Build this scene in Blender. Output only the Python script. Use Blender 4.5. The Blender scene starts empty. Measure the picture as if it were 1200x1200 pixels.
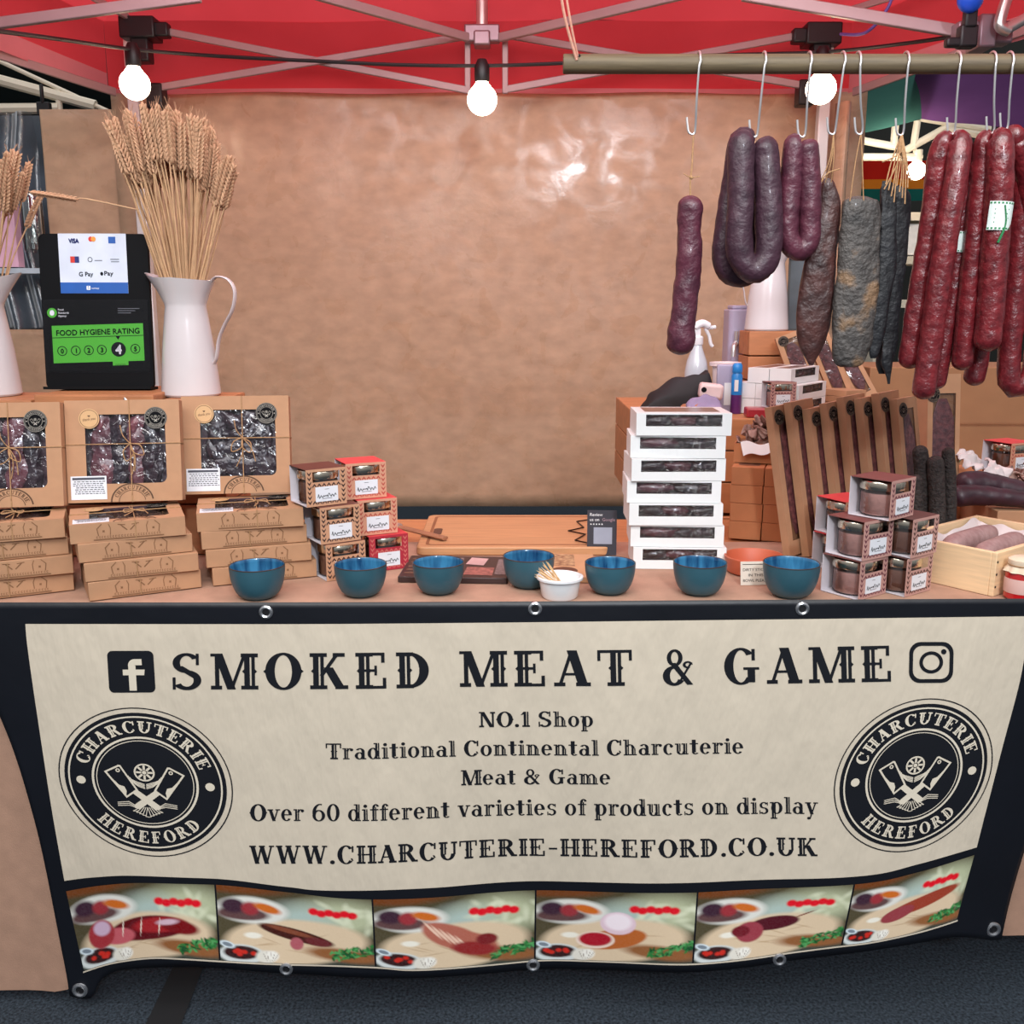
import bpy, bmesh, math, random
import numpy as np
from mathutils import Vector, Matrix, noise as mnoise
R = math.radians
rnd = random.Random(7)
scn = bpy.context.scene
COL = scn.collection
PI = math.pi

# ------------------------------------------------------------------ camera, world, light, exposure
F, PITCH, CZ = 1150.0, R(11.8), 1.38
cam = bpy.data.cameras.new('camera'); camo = bpy.data.objects.new('camera', cam); COL.objects.link(camo)
cam.sensor_width = 36; cam.sensor_height = 36; cam.sensor_fit = 'HORIZONTAL'; cam.lens = 36 * F / 1200
cam.clip_start = .05; cam.clip_end = 100
camo.location = (0, 0, CZ); camo.rotation_euler = (R(90) - PITCH, 0, 0)
scn.camera = camo
world = bpy.data.worlds.new('hall_daylight'); scn.world = world; world.use_nodes = True
wn = world.node_tree.nodes; wl = world.node_tree.links
bg = wn['Background']; bg.inputs['Strength'].default_value = .62
tc = wn.new('ShaderNodeTexCoord'); sx = wn.new('ShaderNodeSeparateXYZ'); rp = wn.new('ShaderNodeValToRGB')
wl.new(tc.outputs['Generated'], sx.inputs[0]); wl.new(sx.outputs['Z'], rp.inputs[0]); wl.new(rp.outputs[0], bg.inputs[0])
rp.color_ramp.elements[0].position = 0.0; rp.color_ramp.elements[0].color = (.35, .36, .38, 1)
rp.color_ramp.elements[1].position = .6; rp.color_ramp.elements[1].color = (1.0, 1.0, 1.04, 1)
_z = rp.color_ramp.elements.new(.92); _z.color = (2.1, 2.1, 2.15, 1)
def area_light(name, loc, target, sx_, sy_, power, col=(1, 1, 1)):
    l = bpy.data.lights.new(name, 'AREA'); l.shape = 'RECTANGLE'; l.size = sx_; l.size_y = sy_; l.energy = power; l.color = col
    o = bpy.data.objects.new(name, l); COL.objects.link(o); o.location = loc
    o.rotation_euler = (Vector(target) - Vector(loc)).to_track_quat('-Z', 'Y').to_euler(); return o
area_light('hall_skylight', (-.3, -2.2, 4.6), (0, 2.2, .9), 4.5, 2.0, 175, (1, .985, .96))
area_light('front_eave_fill', (0, .95, 2.22), (0, 3.4, 1.1), 2.6, .5, 20, (1, .97, .94))  # unseen fill light added under the front eave to brighten the stall inside
area_light('under_roof_fill', (0, 2.35, 2.5), (0, 3.9, 1.0), 2.0, .5, 21, (.95, .98, 1))  # added fill below the canopy, no real fitting; lifts the back paper
area_light('hall_lamp', (0.72, -2.1, 3.02), (.3, 4, 1.6), .3, .22, 85, (.84, .91, 1))
scn.view_settings.view_transform = 'Standard'; scn.view_settings.look = 'None'
scn.view_settings.gamma = 1; scn.view_settings.use_curve_mapping = False; scn.view_settings.exposure = -.22
scn.cycles.max_bounces = 7; scn.cycles.transparent_max_bounces = 10; scn.cycles.sample_clamp_indirect = 6

# ------------------------------------------------------------------ picture geometry helpers (the camera ray of a pixel meets a real plane)
cp, sp = math.cos(PITCH), math.sin(PITCH)
def ray(px, py):
    dx, dy = (px - 600) / F, (600 - py) / F
    return Vector((dx, cp + dy * sp, -sp + dy * cp))
def atY(px, py, Y):
    d = ray(px, py); return Vector((0, 0, CZ)) + d * (Y / d.y)
def atZ(px, py, Z):
    d = ray(px, py); return Vector((0, 0, CZ)) + d * ((Z - CZ) / d.z)
def mpp(P):                                   # metres per pixel at a point
    return (P[1] * cp - (P[2] - CZ) * sp) / F

# ------------------------------------------------------------------ materials
def lin(c):
    c = c / 255.0
    return c / 12.92 if c <= .04045 else ((c + .055) / 1.055) ** 2.4
def rgb(r, g, b): return (lin(r), lin(g), lin(b), 1)
MATS = {}
def mat(key, col, rough=.6, metal=0, var=.12, scale=14, bump=0, bscale=60, coat=0, spec=.5, emit=None, estr=0, stretch=None, col2=None, detail=4, contrast=1.0, bdist=.004):
    if key in MATS: return MATS[key]
    m = bpy.data.materials.new(key); MATS[key] = m; m.use_nodes = True
    n, l = m.node_tree.nodes, m.node_tree.links
    b = n['Principled BSDF']
    b.inputs['Roughness'].default_value = rough; b.inputs['Metallic'].default_value = metal
    b.inputs['Specular IOR Level'].default_value = spec; b.inputs['Coat Weight'].default_value = coat; b.inputs['Coat Roughness'].default_value = .12
    t = n.new('ShaderNodeTexCoord'); src = t.outputs['Object']
    if stretch:
        mp = n.new('ShaderNodeMapping'); mp.inputs['Scale'].default_value = stretch; l.new(src, mp.inputs[0]); src = mp.outputs[0]
    nz = n.new('ShaderNodeTexNoise'); nz.inputs['Scale'].default_value = scale; nz.inputs['Detail'].default_value = detail
    l.new(src, nz.inputs['Vector'])
    r = n.new('ShaderNodeValToRGB'); l.new(nz.outputs['Fac'], r.inputs[0]); l.new(r.outputs[0], b.inputs['Base Color'])
    c = rgb(*col); w = .22 / contrast
    r.color_ramp.elements[0].position = .5 - w; r.color_ramp.elements[1].position = .5 + w
    if col2: r.color_ramp.elements[0].color = rgb(*col2); r.color_ramp.elements[1].color = c
    else:
        r.color_ramp.elements[0].color = tuple(x * (1 - var) for x in c[:3]) + (1,)
        r.color_ramp.elements[1].color = tuple(min(1, x * (1 + var)) for x in c[:3]) + (1,)
    if bump:
        nb = n.new('ShaderNodeTexNoise'); nb.inputs['Scale'].default_value = bscale; nb.inputs['Detail'].default_value = 3; l.new(src, nb.inputs['Vector'])
        bp = n.new('ShaderNodeBump'); bp.inputs['Strength'].default_value = bump; bp.inputs['Distance'].default_value = bdist
        l.new(nb.outputs['Fac'], bp.inputs['Height']); l.new(bp.outputs[0], b.inputs['Normal'])
    if emit: b.inputs['Emission Color'].default_value = rgb(*emit); b.inputs['Emission Strength'].default_value = estr
    return m
def clear_mat(key, tint=(255, 255, 255), gloss=.16, rough=.08, bump=0, bscale=40):
    if key in MATS: return MATS[key]
    m = bpy.data.materials.new(key); MATS[key] = m; m.use_nodes = True
    n, l = m.node_tree.nodes, m.node_tree.links
    n.remove(n['Principled BSDF']); out = n['Material Output']
    tr = n.new('ShaderNodeBsdfTransparent'); tr.inputs[0].default_value = rgb(*tint)
    gl = n.new('ShaderNodeBsdfGlossy'); gl.inputs['Roughness'].default_value = rough
    lw = n.new('ShaderNodeLayerWeight'); lw.inputs[0].default_value = gloss
    ma = n.new('ShaderNodeMath'); ma.operation = 'MAXIMUM'; ma.inputs[1].default_value = gloss * .6; l.new(lw.outputs['Fresnel'], ma.inputs[0])
    mx = n.new('ShaderNodeMixShader'); l.new(ma.outputs[0], mx.inputs[0]); l.new(tr.outputs[0], mx.inputs[1]); l.new(gl.outputs[0], mx.inputs[2]); l.new(mx.outputs[0], out.inputs[0])
    if bump:
        t = n.new('ShaderNodeTexCoord'); nb = n.new('ShaderNodeTexNoise'); nb.inputs['Scale'].default_value = bscale; nb.inputs['Detail'].default_value = 3; nb.inputs['Distortion'].default_value = 1.5
        l.new(t.outputs['Object'], nb.inputs['Vector'])
        bp = n.new('ShaderNodeBump'); bp.inputs['Strength'].default_value = bump; bp.inputs['Distance'].default_value = .01; l.new(nb.outputs['Fac'], bp.inputs['Height'])
        l.new(bp.outputs[0], gl.inputs['Normal']); l.new(bp.outputs[0], lw.inputs['Normal'])
    return m
def fabric_glow(key, col, trans=.5):
    m = bpy.data.materials.new(key); MATS[key] = m; m.use_nodes = True
    n, l = m.node_tree.nodes, m.node_tree.links
    n.remove(n['Principled BSDF']); out = n['Material Output']
    d = n.new('ShaderNodeBsdfDiffuse'); t = n.new('ShaderNodeBsdfTranslucent'); mx = n.new('ShaderNodeMixShader'); mx.inputs[0].default_value = trans
    tcx = n.new('ShaderNodeTexCoord'); nz = n.new('ShaderNodeTexNoise'); nz.inputs['Scale'].default_value = 3; nz.inputs['Detail'].default_value = 5; l.new(tcx.outputs['Object'], nz.inputs['Vector'])
    r = n.new('ShaderNodeValToRGB'); l.new(nz.outputs['Fac'], r.inputs[0]); c = rgb(*col)
    r.color_ramp.elements[0].position = .3; r.color_ramp.elements[1].position = .7
    r.color_ramp.elements[0].color = tuple(x * .9 for x in c[:3]) + (1,); r.color_ramp.elements[1].color = tuple(min(1, x * 1.08) for x in c[:3]) + (1,)
    l.new(r.outputs[0], d.inputs[0]); l.new(r.outputs[0], t.inputs[0])
    l.new(d.outputs[0], mx.inputs[1]); l.new(t.outputs[0], mx.inputs[2]); l.new(mx.outputs[0], out.inputs[0]); return m
def attr_mat(key, rough=.45):
    m = bpy.data.materials.new(key); MATS[key] = m; m.use_nodes = True
    n, l = m.node_tree.nodes, m.node_tree.links
    a = n.new('ShaderNodeAttribute'); a.attribute_name = 'print'; l.new(a.outputs['Color'], n['Principled BSDF'].inputs['Base Color'])
    n['Principled BSDF'].inputs['Roughness'].default_value = rough; return m

KRAFT = mat('kraft_card', (180, 136, 102), .75, var=.07, scale=30)
KRAFT_IN = mat('kraft_inside', (140, 98, 66), .8, var=.1); BOXDARK = mat('box_meat_bed', (66, 44, 52), .35, var=.3, scale=40, bump=.8, bscale=60, coat=.5)
INK = mat('brown_ink', (84, 56, 36), .7, var=.05); INKF = mat('faded_ink', (128, 90, 60), .75, var=.1)
NAVY = mat('navy_vinyl', (14, 17, 25), .42, var=.15, scale=6, bump=.08, bscale=14, bdist=.02)
NAVYINK = mat('navy_ink', (13, 16, 24), .5, var=.05)
CREAM = mat('cream_vinyl', (212, 200, 180), .5, var=.03, scale=4, bump=.5, bscale=16, bdist=.012, stretch=(1.6, 1, .6))
CREAMINK = mat('cream_ink', (222, 212, 192), .5, var=.03)
STEEL = mat('steel', (214, 214, 216), .3, .75, var=.06)
GILT = mat('gilt_lid', (220, 210, 192), .2, 1, var=.06)
TRUSS = mat('truss_paint', (164, 136, 138), .45, .15, var=.05)
BLACKP = mat('black_plastic', (22, 22, 25), .45, var=.1)
WHITE_CARD = mat('white_card', (232, 234, 234), .55, var=.02)
PAPERLBL = mat('white_label', (225, 228, 234), .55, var=.02)
TWINE = mat('jute_twine', (168, 130, 92), .9, var=.25, scale=200)
FILM = clear_mat('clear_film', (245, 245, 248), .13, .1, bump=.6, bscale=24)
GLASS = clear_mat('jar_glass', (240, 244, 244), .2, .04)
MEATP = mat('packed_meat', (128, 76, 84), .3, var=.3, scale=26, bump=.8, bscale=42, coat=.6, col2=(70, 40, 50), bdist=.01)
MEATD = mat('packed_dark_meat', (58, 38, 46), .28, var=.3, scale=26, bump=.9, bscale=46, coat=.7, col2=(34, 30, 40), bdist=.01)

# ------------------------------------------------------------------ mesh builder
class MB:
    def __init__(s): s.v, s.f, s.m, s.cur, s.M = [], [], [], 0, None
    def add(s, vs, fs):
        b = len(s.v)
        for v in vs:
            v = Vector(v); s.v.append(s.M @ v if s.M else v)
        for f in fs: s.f.append([b + i for i in f]); s.m.append(s.cur)
        return s
    def box(s, c, d):
        x, y, z = c; a, b, e = d[0] / 2, d[1] / 2, d[2] / 2
        vs = [(x + i * a, y + j * b, z + k * e) for k in (-1, 1) for j in (-1, 1) for i in (-1, 1)]
        return s.add(vs, [(0, 2, 3, 1), (4, 5, 7, 6), (0, 1, 5, 4), (2, 6, 7, 3), (0, 4, 6, 2), (1, 3, 7, 5)])
    def tube(s, pts, r, n=10, closed=False, caps=True, flat=1.0):
        pts = [Vector(p) for p in pts]; k = len(pts); rs = r if isinstance(r, (list, tuple)) else [r] * k
        t0 = (pts[1] - pts[0]).normalized(); up = Vector((0, 0, 1)) if abs(t0.z) < .9 else Vector((0, 1, 0))
        nx = t0.cross(up).normalized(); vs, fs = [], []
        for i, p in enumerate(pts):
            if closed: t = (pts[(i + 1) % k] - pts[i - 1]).normalized()
            else: t = (pts[min(i + 1, k - 1)] - pts[max(i - 1, 0)]).normalized()
            nx = (nx - t * nx.dot(t)).normalized(); ny = t.cross(nx)
            for j in range(n):
                a = 2 * PI * j / n; vs.append(p + nx * (math.cos(a) * rs[i]) + ny * (math.sin(a) * rs[i] * flat))
        for i in range(k if closed else k - 1):
            for j in range(n):
                a, b2 = i * n + j, i * n + (j + 1) % n; c, d = ((i + 1) % k) * n + j, ((i + 1) % k) * n + (j + 1) % n
                fs.append((a, b2, d, c))
        if caps and not closed: fs.append(list(range(n))[::-1]); fs.append([(k - 1) * n + j for j in range(n)])
        return s.add(vs, fs)
    def lathe(s, prof, n=36, fn=None):
        vs, fs = [], []
        for r, z in prof:
            for j in range(n):
                a = 2 * PI * j / n; p = (r * math.cos(a), r * math.sin(a), z); vs.append(fn(p, a) if fn else p)
        for i in range(len(prof) - 1):
            for j in range(n): fs.append((i * n + j, i * n + (j + 1) % n, (i + 1) * n + (j + 1) % n, (i + 1) * n + j))
        return s.add(vs, fs)
    def prism(s, pts, z0, z1):
        k = len(pts)
        vs = [(x, y, z0) for x, y in pts] + [(x, y, z1) for x, y in pts]
        return s.add(vs, [list(range(k))[::-1], list(range(k, 2 * k))] + [(i, (i + 1) % k, k + (i + 1) % k, k + i) for i in range(k)])
    def grid(s, fn, nu, nv):
        vs = [fn(i / nu, j / nv) for j in range(nv + 1) for i in range(nu + 1)]
        return s.add(vs, [(j * (nu + 1) + i, j * (nu + 1) + i + 1, (j + 1) * (nu + 1) + i + 1, (j + 1) * (nu + 1) + i) for j in range(nv) for i in range(nu)])
    def ball(s, c, r, nu=12, nv=8, jit=0, seed=0):
        c = Vector(c); r = r if isinstance(r, (tuple, list)) else (r, r, r); vs, fs = [], []
        for j in range(nv + 1):
            b = PI * j / nv
            for i in range(nu):
                a = 2 * PI * i / nu; d = Vector((math.sin(b) * math.cos(a), math.sin(b) * math.sin(a), math.cos(b)))
                q = 1 + (jit * mnoise.noise(d * 1.7 + Vector((seed, seed * .7, 0))) if jit else 0)
                vs.append(c + Vector((d.x * r[0], d.y * r[1], d.z * r[2])) * q)
        for j in range(nv):
            for i in range(nu): fs.append((j * nu + i, j * nu + (i + 1) % nu, (j + 1) * nu + (i + 1) % nu, (j + 1) * nu + i)[::-1])
        return s.add(vs, fs)
    def polys(s, pl, fn):
        for p in pl: s.add([fn(x, y) for x, y in p], [list(range(len(p)))])
        return s
    def build(s, name, mats, parent=None, smooth=40, bevel=0, loc=None, rot=None, clean=False):
        me = bpy.data.meshes.new(name); me.from_pydata([tuple(v) for v in s.v], [], s.f)
        mats = mats if isinstance(mats, (list, tuple)) else [mats]
        for m in mats: me.materials.append(m)
        me.polygons.foreach_set('material_index', s.m)
        if clean:
            bm = bmesh.new(); bm.from_mesh(me); bmesh.ops.remove_doubles(bm, verts=bm.verts, dist=1e-5); bmesh.ops.recalc_face_normals(bm, faces=bm.faces); bm.to_mesh(me); bm.free()
        if smooth:
            me.polygons.foreach_set('use_smooth', [True] * len(me.polygons)); me.set_sharp_from_angle(angle=R(smooth))
        me.update()
        o = bpy.data.objects.new(name, me); COL.objects.link(o)
        if parent: o.parent = parent
        if loc is not None: o.location = loc
        if rot is not None: o.rotation_euler = rot
        if bevel:
            b = o.modifiers.new('bevel', 'BEVEL'); b.width = bevel; b.segments = 2; b.limit_method = 'ANGLE'; b.angle_limit = R(40)
        return o
def tag(o, label=None, cat=None, group=None, kind=None):
    if label: o['label'] = label
    if cat: o['category'] = cat
    if group: o['group'] = group
    if kind: o['kind'] = kind
    return o
def thing(name, label, cat, loc=(0, 0, 0), rot=(0, 0, 0), group=None):
    o = bpy.data.objects.new(name, None); COL.objects.link(o); o.empty_display_size = .05
    o.location = loc; o.rotation_euler = (0, 0, rot) if isinstance(rot, (int, float)) else rot
    return tag(o, label, cat, group)
def dup(root, loc, rot, label, group=None):
    r = root.copy(); COL.objects.link(r); r.location = loc; r.rotation_euler = rot if isinstance(rot, (tuple, list)) else (0, 0, rot)
    r['label'] = label
    if group: r['group'] = group
    for ch in list(root.children):
        c = ch.copy(); COL.objects.link(c); c.parent = r
        for g in list(ch.children):
            d = g.copy(); COL.objects.link(d); d.parent = c
    return r
def spline(pts, n=8, closed=False):
    pts = [Vector(p) for p in pts]; out = []; k = len(pts)
    for i in range(k if closed else k - 1):
        if closed: a, b, c, d = pts[i - 1], pts[i], pts[(i + 1) % k], pts[(i + 2) % k]
        else: a, b, c, d = pts[max(i - 1, 0)], pts[i], pts[i + 1], pts[min(i + 2, k - 1)]
        for j in range(n):
            t = j / n
            out.append(.5 * ((2 * b) + (c - a) * t + (2 * a - 5 * b + 4 * c - d) * t * t + (3 * b - a - 3 * c + d) * t ** 3))
    if not closed: out.append(pts[-1])
    return out
def curve1(pts):                              # piecewise smooth y(x) through points
    xs = [p[0] for p in pts]; sp_ = spline([(p[0], p[1], 0) for p in pts], 12)
    X = np.array([p.x for p in sp_]); Y = np.array([p.y for p in sp_])
    return lambda x: float(np.interp(x, X, Y))

# ------------------------------------------------------------------ lettering: a slab-serif face drawn stroke by stroke, and the built-in sans
def _ring(cx, cy, rx, ry, a0, a1, tw, th, n=22):
    out = []; pr = None
    for i in range(n + 1):
        a = R(a0 + (a1 - a0) * i / n); c, s_ = math.cos(a), math.sin(a)
        q = ((cx + rx * c, cy + ry * s_), (cx + (rx - tw) * c, cy + (ry - th) * s_))
        if pr: out.append([pr[0], q[0], q[1], pr[1]])
        pr = q
    return out
def _rc(x0, y0, x1, y1): return [[(x0, y0), (x1, y0), (x1, y1), (x0, y1)]]
W_, T_, S_ = .25, .1, .105                   # thick stem, thin stroke, serif
def _stem(x, y0, y1, w=W_, top=1, bot=1, spur=True, inl=True):
    p = []
    if inl: p += _rc(x, y0, x + w * .52, y1) + _rc(x + w * .68, y0, x + w, y1)
    else: p += _rc(x, y0, x + w, y1)
    e = .075
    if top: p += _rc(x - e, y1 - S_, x + w + e, y1)
    if bot: p += _rc(x - e, y0, x + w + e, y0 + S_)
    if spur:
        m = (y0 + y1) / 2
        p += [[(x - .05, m), (x + .01, m - .07), (x + .01, m + .07)]] + [[(x + w + .05, m), (x + w - .01, m + .07), (x + w - .01, m - .07)]]
    return p
def _dg(x0, y0, x1, y1, w): return [[(x0 - w / 2, y0), (x0 + w / 2, y0), (x1 + w / 2, y1), (x1 - w / 2, y1)]]
def _thin(x, y0, y1): return _rc(x, y0, x + T_, y1)
def _sf(x, y, hw=.13, up=False): return _rc(x - hw, y - (S_ if up else 0), x + hw, y + (0 if up else S_))
XH = .7
def _glyphs():
    G = {}
    st, rg, rc, dg, sf = _stem, _ring, _rc, _dg, _sf
    G['A'] = (dg(.13, 0, .42, 1, .08) + dg(.68, 0, .42, 1, .23) + rc(.22, .3, .6, .37) + sf(.13, 0) + sf(.68, 0, .17), .85)
    G['C'] = (rg(.42, .5, .4, .52, 42, 318, .22, .07) + rc(.68, .64, .76, .98) + dg(.72, .17, .66, .3, .08), .82)
    G['D'] = (st(.1, 0, 1) + rg(.32, .5, .46, .5, -90, 90, .22, .08) + rc(.1, .92, .34, 1) + rc(.1, 0, .34, .08), .86)
    G['E'] = (st(.1, 0, 1) + rc(.1, .92, .7, 1) + rc(.62, .72, .7, 1) + rc(.1, 0, .73, .08) + rc(.65, 0, .73, .3) + rc(.2, .47, .52, .54) + rc(.46, .37, .52, .64), .8)
    G['F'] = (st(.1, 0, 1) + rc(.1, .92, .7, 1) + rc(.62, .72, .7, 1) + rc(.2, .47, .52, .54) + rc(.46, .37, .52, .64), .76)
    G['G'] = (rg(.42, .5, .4, .52, 42, 318, .22, .07) + rc(.68, .66, .76, .98) + rc(.58, .05, .76, .42) + rc(.48, .4, .86, .47), .9)
    G['H'] = (st(.1, 0, 1) + st(.6, 0, 1) + rc(.25, .46, .65, .54), .92)
    G['I'] = (st(.1, 0, 1), .42)
    G['K'] = (st(.1, 0, 1) + dg(.3, .38, .68, 1, .1) + dg(.74, 0, .45, .6, .22) + sf(.7, 1, .14, True) + sf(.76, 0, .15), .92)
    G['M'] = (_thin(.12, 0, 1) + dg(.5, 0, .2, 1, .2) + dg(.5, 0, .82, 1, .08) + st(.8, 0, 1, spur=True) + sf(.15, 0) + rc(.02, .92, .28, 1), 1.12)
    G['N'] = (_thin(.12, 0, 1) + dg(.68, 0, .2, 1, .21) + _thin(.7, 0, 1) + sf(.15, 0) + rc(.02, .92, .28, 1) + sf(.74, 1, .13, True), .9)
    G['O'] = (rg(.45, .5, .42, .52, 0, 360, .22, .07, 36) + [[(-.02, .5), (.05, .43), (.05, .57)], [(.92, .5), (.85, .57), (.85, .43)]], .9)
    G['R'] = (st(.1, 0, 1) + rg(.34, .73, .36, .27, -90, 90, .2, .08) + rc(.2, .92, .36, 1) + rc(.2, .46, .4, .54) + dg(.74, 0, .46, .5, .21) + sf(.76, 0, .14), .9)
    G['S'] = (rg(.4, .74, .32, .28, 30, 270, .17, .08) + rg(.4, .26, .34, .28, -210 + 60, 90, .18, .1) + [[(.1, .7), (.25, .62), (.72, .28), (.58, .38)], [(.14, .62), (.3, .66), (.7, .38), (.6, .28)]] + rc(.62, .68, .69, 1) + rc(.07, 0, .14, .34), .8)
    G['T'] = (st(.32, 0, 1, top=0) + rc(.02, .92, .82, 1) + rc(.02, .7, .09, 1) + rc(.75, .7, .82, 1), .84)
    G['U'] = (st(.1, .3, 1, bot=0) + rg(.43, .34, .33, .36, 180, 360, .19, .09) + _thin(.68, .3, 1) + sf(.72, 1, .14, True), .88)
    G['W'] = (dg(.36, 0, .14, 1, .2) + dg(.36, 0, .56, 1, .08) + dg(.8, 0, .56, 1, .2) + dg(.8, 0, 1.02, 1, .08) + rc(0, .92, .3, 1) + rc(.44, .92, .72, 1) + rc(.9, .92, 1.14, 1), 1.16)
    G['&'] = (rg(.36, .76, .22, .24, 0, 360, .12, .07) + rg(.34, .26, .32, .28, 60, 330, .2, .08) + dg(.78, 0, .3, .62, .17) + dg(.5, .1, .82, .62, .07) + rg(.72, .56, .14, .1, 0, 300, .08, .05), .95)
    G['-'] = (rc(.06, .38, .44, .48), .5)
    G['.'] = (rg(.15, .09, .11, .11, 0, 360, .11, .11, 14), .3)
    G['0'] = (rg(.36, .5, .33, .52, 0, 360, .18, .07, 32), .72)
    G['1'] = (st(.18, 0, 1, top=0, spur=False) + [[(.02, .78), (.18, 1), (.18, .82)]], .5)
    G['6'] = (rg(.36, .32, .33, .34, 0, 360, .17, .07, 28) + rg(.44, .5, .41, .52, 75, 190, .18, .07), .72)
    x = XH; w = .2
    def lst(X, y0, y1, top=1, bot=1):
        p = rc(X, y0, X + w * .52, y1) + rc(X + w * .68, y0, X + w, y1)
        if top: p += rc(X - .09, y1 - .07, X + w * .5, y1)
        if bot: p += rc(X - .07, y0, X + w + .07, y0 + .07)
        return p
    G['a'] = (rg(.28, .22, .25, .23, 0, 360, .16, .06) + rg(.3, .48, .24, .22, 0, 150, .16, .06) + rc(.4, .05, .54, .5) + rc(.4, 0, .62, .07), .64)
    G['c'] = (rg(.3, .35, .28, .36, 50, 310, .17, .06) + rg(.44, .54, .09, .09, 0, 360, .09, .09, 10), .58)
    G['d'] = (rg(.3, .35, .28, .36, 0, 360, .17, .06) + lst(.42, 0, 1, bot=0) + rc(.42, 0, .68, .07), .7)
    G['e'] = (rg(.3, .35, .28, .36, 0, 320, .17, .06) + rc(.1, .34, .56, .4), .62)
    G['f'] = (lst(.14, 0, .8, top=0) + rg(.32, .78, .18, .22, 20, 180, .14, .06) + rc(.02, .63, .46, x), .46)
    G['h'] = (lst(.1, 0, 1) + rg(.36, .42, .24, .28, 0, 150, .16, .06) + lst(.44, 0, .44, top=0), .74)
    G['i'] = (lst(.1, 0, x) + rg(.19, .88, .1, .1, 0, 360, .1, .1, 12), .38)
    G['l'] = (lst(.1, 0, 1), .38)
    G['m'] = (lst(.1, 0, x) + rg(.34, .42, .2, .28, 0, 150, .14, .06) + lst(.4, 0, .44, top=0) + rg(.66, .42, .22, .28, 0, 150, .14, .06) + lst(.74, 0, .44, top=0), 1.04)
    G['n'] = (lst(.1, 0, x) + rg(.36, .42, .24, .28, 0, 150, .16, .06) + lst(.44, 0, .44, top=0), .74)
    G['o'] = (rg(.31, .35, .29, .36, 0, 360, .17, .06, 28), .64)
    G['p'] = (lst(.1, -.3, x) + rg(.36, .35, .29, .36, 0, 360, .17, .06, 26), .7)
    G['r'] = (lst(.1, 0, x) + rg(.4, .46, .2, .24, 60, 165, .12, .06) + rg(.48, .6, .09, .09, 0, 360, .09, .09, 10), .58)
    G['s'] = (rg(.28, .52, .22, .19, 20, 270, .13, .06) + rg(.28, .19, .23, .2, -150, 90, .13, .07) + rc(.44, .5, .49, .69) + rc(.05, 0, .1, .22), .56)
    G['t'] = (rc(.12, .12, .12 + w, .92) + rg(.3, .14, .18, .15, 180, 330, .12, .06) + rc(.0, .63, .44, x), .48)
    G['u'] = (lst(.1, .2, x, bot=0) + rg(.33, .2, .23, .21, 180, 360, .15, .06) + lst(.44, 0, x, bot=0) + rc(.44, 0, .7, .07), .74)
    G['v'] = (dg(.34, 0, .14, x, .17) + dg(.34, 0, .54, x, .07) + rc(0, .63, .3, x) + rc(.42, .63, .66, x), .66)
    G['y'] = (dg(.34, 0, .14, x, .17) + dg(.22, -.3, .54, x, .07) + rc(0, .63, .3, x) + rc(.42, .63, .66, x) + rg(.17, -.24, .09, .08, 0, 360, .09, .08, 10), .66)
    return G
GL = _glyphs()
def serif(text, track=.06):                   # polygons in cap-height units, and the width
    x, out = 0, []
    for ch in text:
        if ch == ' ': x += .36; continue
        pl, adv = GL[ch]
        out += [[(x + a, b) for a, b in p] for p in pl]; x += adv + track
    return out, x - track
_sans = {}
def sans(text):                               # built-in font, cap height ~1
    if text in _sans: return _sans[text]
    c = bpy.data.curves.new('t', 'FONT'); c.body = text; c.size = 1.0; c.resolution_u = 3
    o = bpy.data.objects.new('t', c); COL.objects.link(o); bpy.context.view_layer.update()
    ev = o.evaluated_get(bpy.context.evaluated_depsgraph_get()); me = ev.to_mesh()
    vs = [v.co.copy() for v in me.vertices]; k = 1 / .73
    pl = [[(vs[i].x * k, vs[i].y * k) for i in p.vertices] for p in me.polygons]
    ev.to_mesh_clear(); bpy.data.objects.remove(o); bpy.data.curves.remove(c)
    w = max((a for p in pl for a, b in p), default=1); _sans[text] = (pl, w); return pl, w
def ring2(r0, r1, n=48, nr=1):
    out = []
    for k in range(nr):
        a0, a1 = r0 + (r1 - r0) * k / nr, r0 + (r1 - r0) * (k + 1) / nr
        for i in range(n):
            t0, t1 = 2 * PI * i / n, 2 * PI * (i + 1) / n
            if a0 < 1e-6: out.append([(0, 0), (a1 * math.cos(t0), a1 * math.sin(t0)), (a1 * math.cos(t1), a1 * math.sin(t1))])
            else: out.append([(a0 * math.cos(t0), a0 * math.sin(t0)), (a1 * math.cos(t0), a1 * math.sin(t0)), (a1 * math.cos(t1), a1 * math.sin(t1)), (a0 * math.cos(t1), a0 * math.sin(t1))])
    return out
def stroke2(pts, w):
    out = []
    for (x0, y0), (x1, y1) in zip(pts, pts[1:]):
        d = math.hypot(x1 - x0, y1 - y0) or 1; nx, ny = -(y1 - y0) / d * w / 2, (x1 - x0) / d * w / 2; ex, ey = (x1 - x0) / d * w * .3, (y1 - y0) / d * w * .3
        out.append([(x0 - ex + nx, y0 - ey + ny), (x0 - ex - nx, y0 - ey - ny), (x1 + ex - nx, y1 + ey - ny), (x1 + ex + nx, y1 + ey + ny)])
    return out
def arc_text(text, r, cap, a0, a1, inward=False):
    pl, w = serif(text, .14); out = []
    for p in pl:
        q = []
        for x, y in p:
            a = R(a0 + (a1 - a0) * x / w); rr = r - y * cap if inward else r + y * cap
            q.append((rr * math.cos(a), rr * math.sin(a)))
        out.append(q)
    return out
def rrect(x0, y0, x1, y1, r, n=6):
    out = []
    for cx, cy, a in ((x1 - r, y1 - r, 0), (x0 + r, y1 - r, 90), (x0 + r, y0 + r, 180), (x1 - r, y0 + r, 270)):
        for i in range(n + 1): out.append((cx + r * math.cos(R(a + 90 * i / n)), cy + r * math.sin(R(a + 90 * i / n))))
    return out
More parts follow.
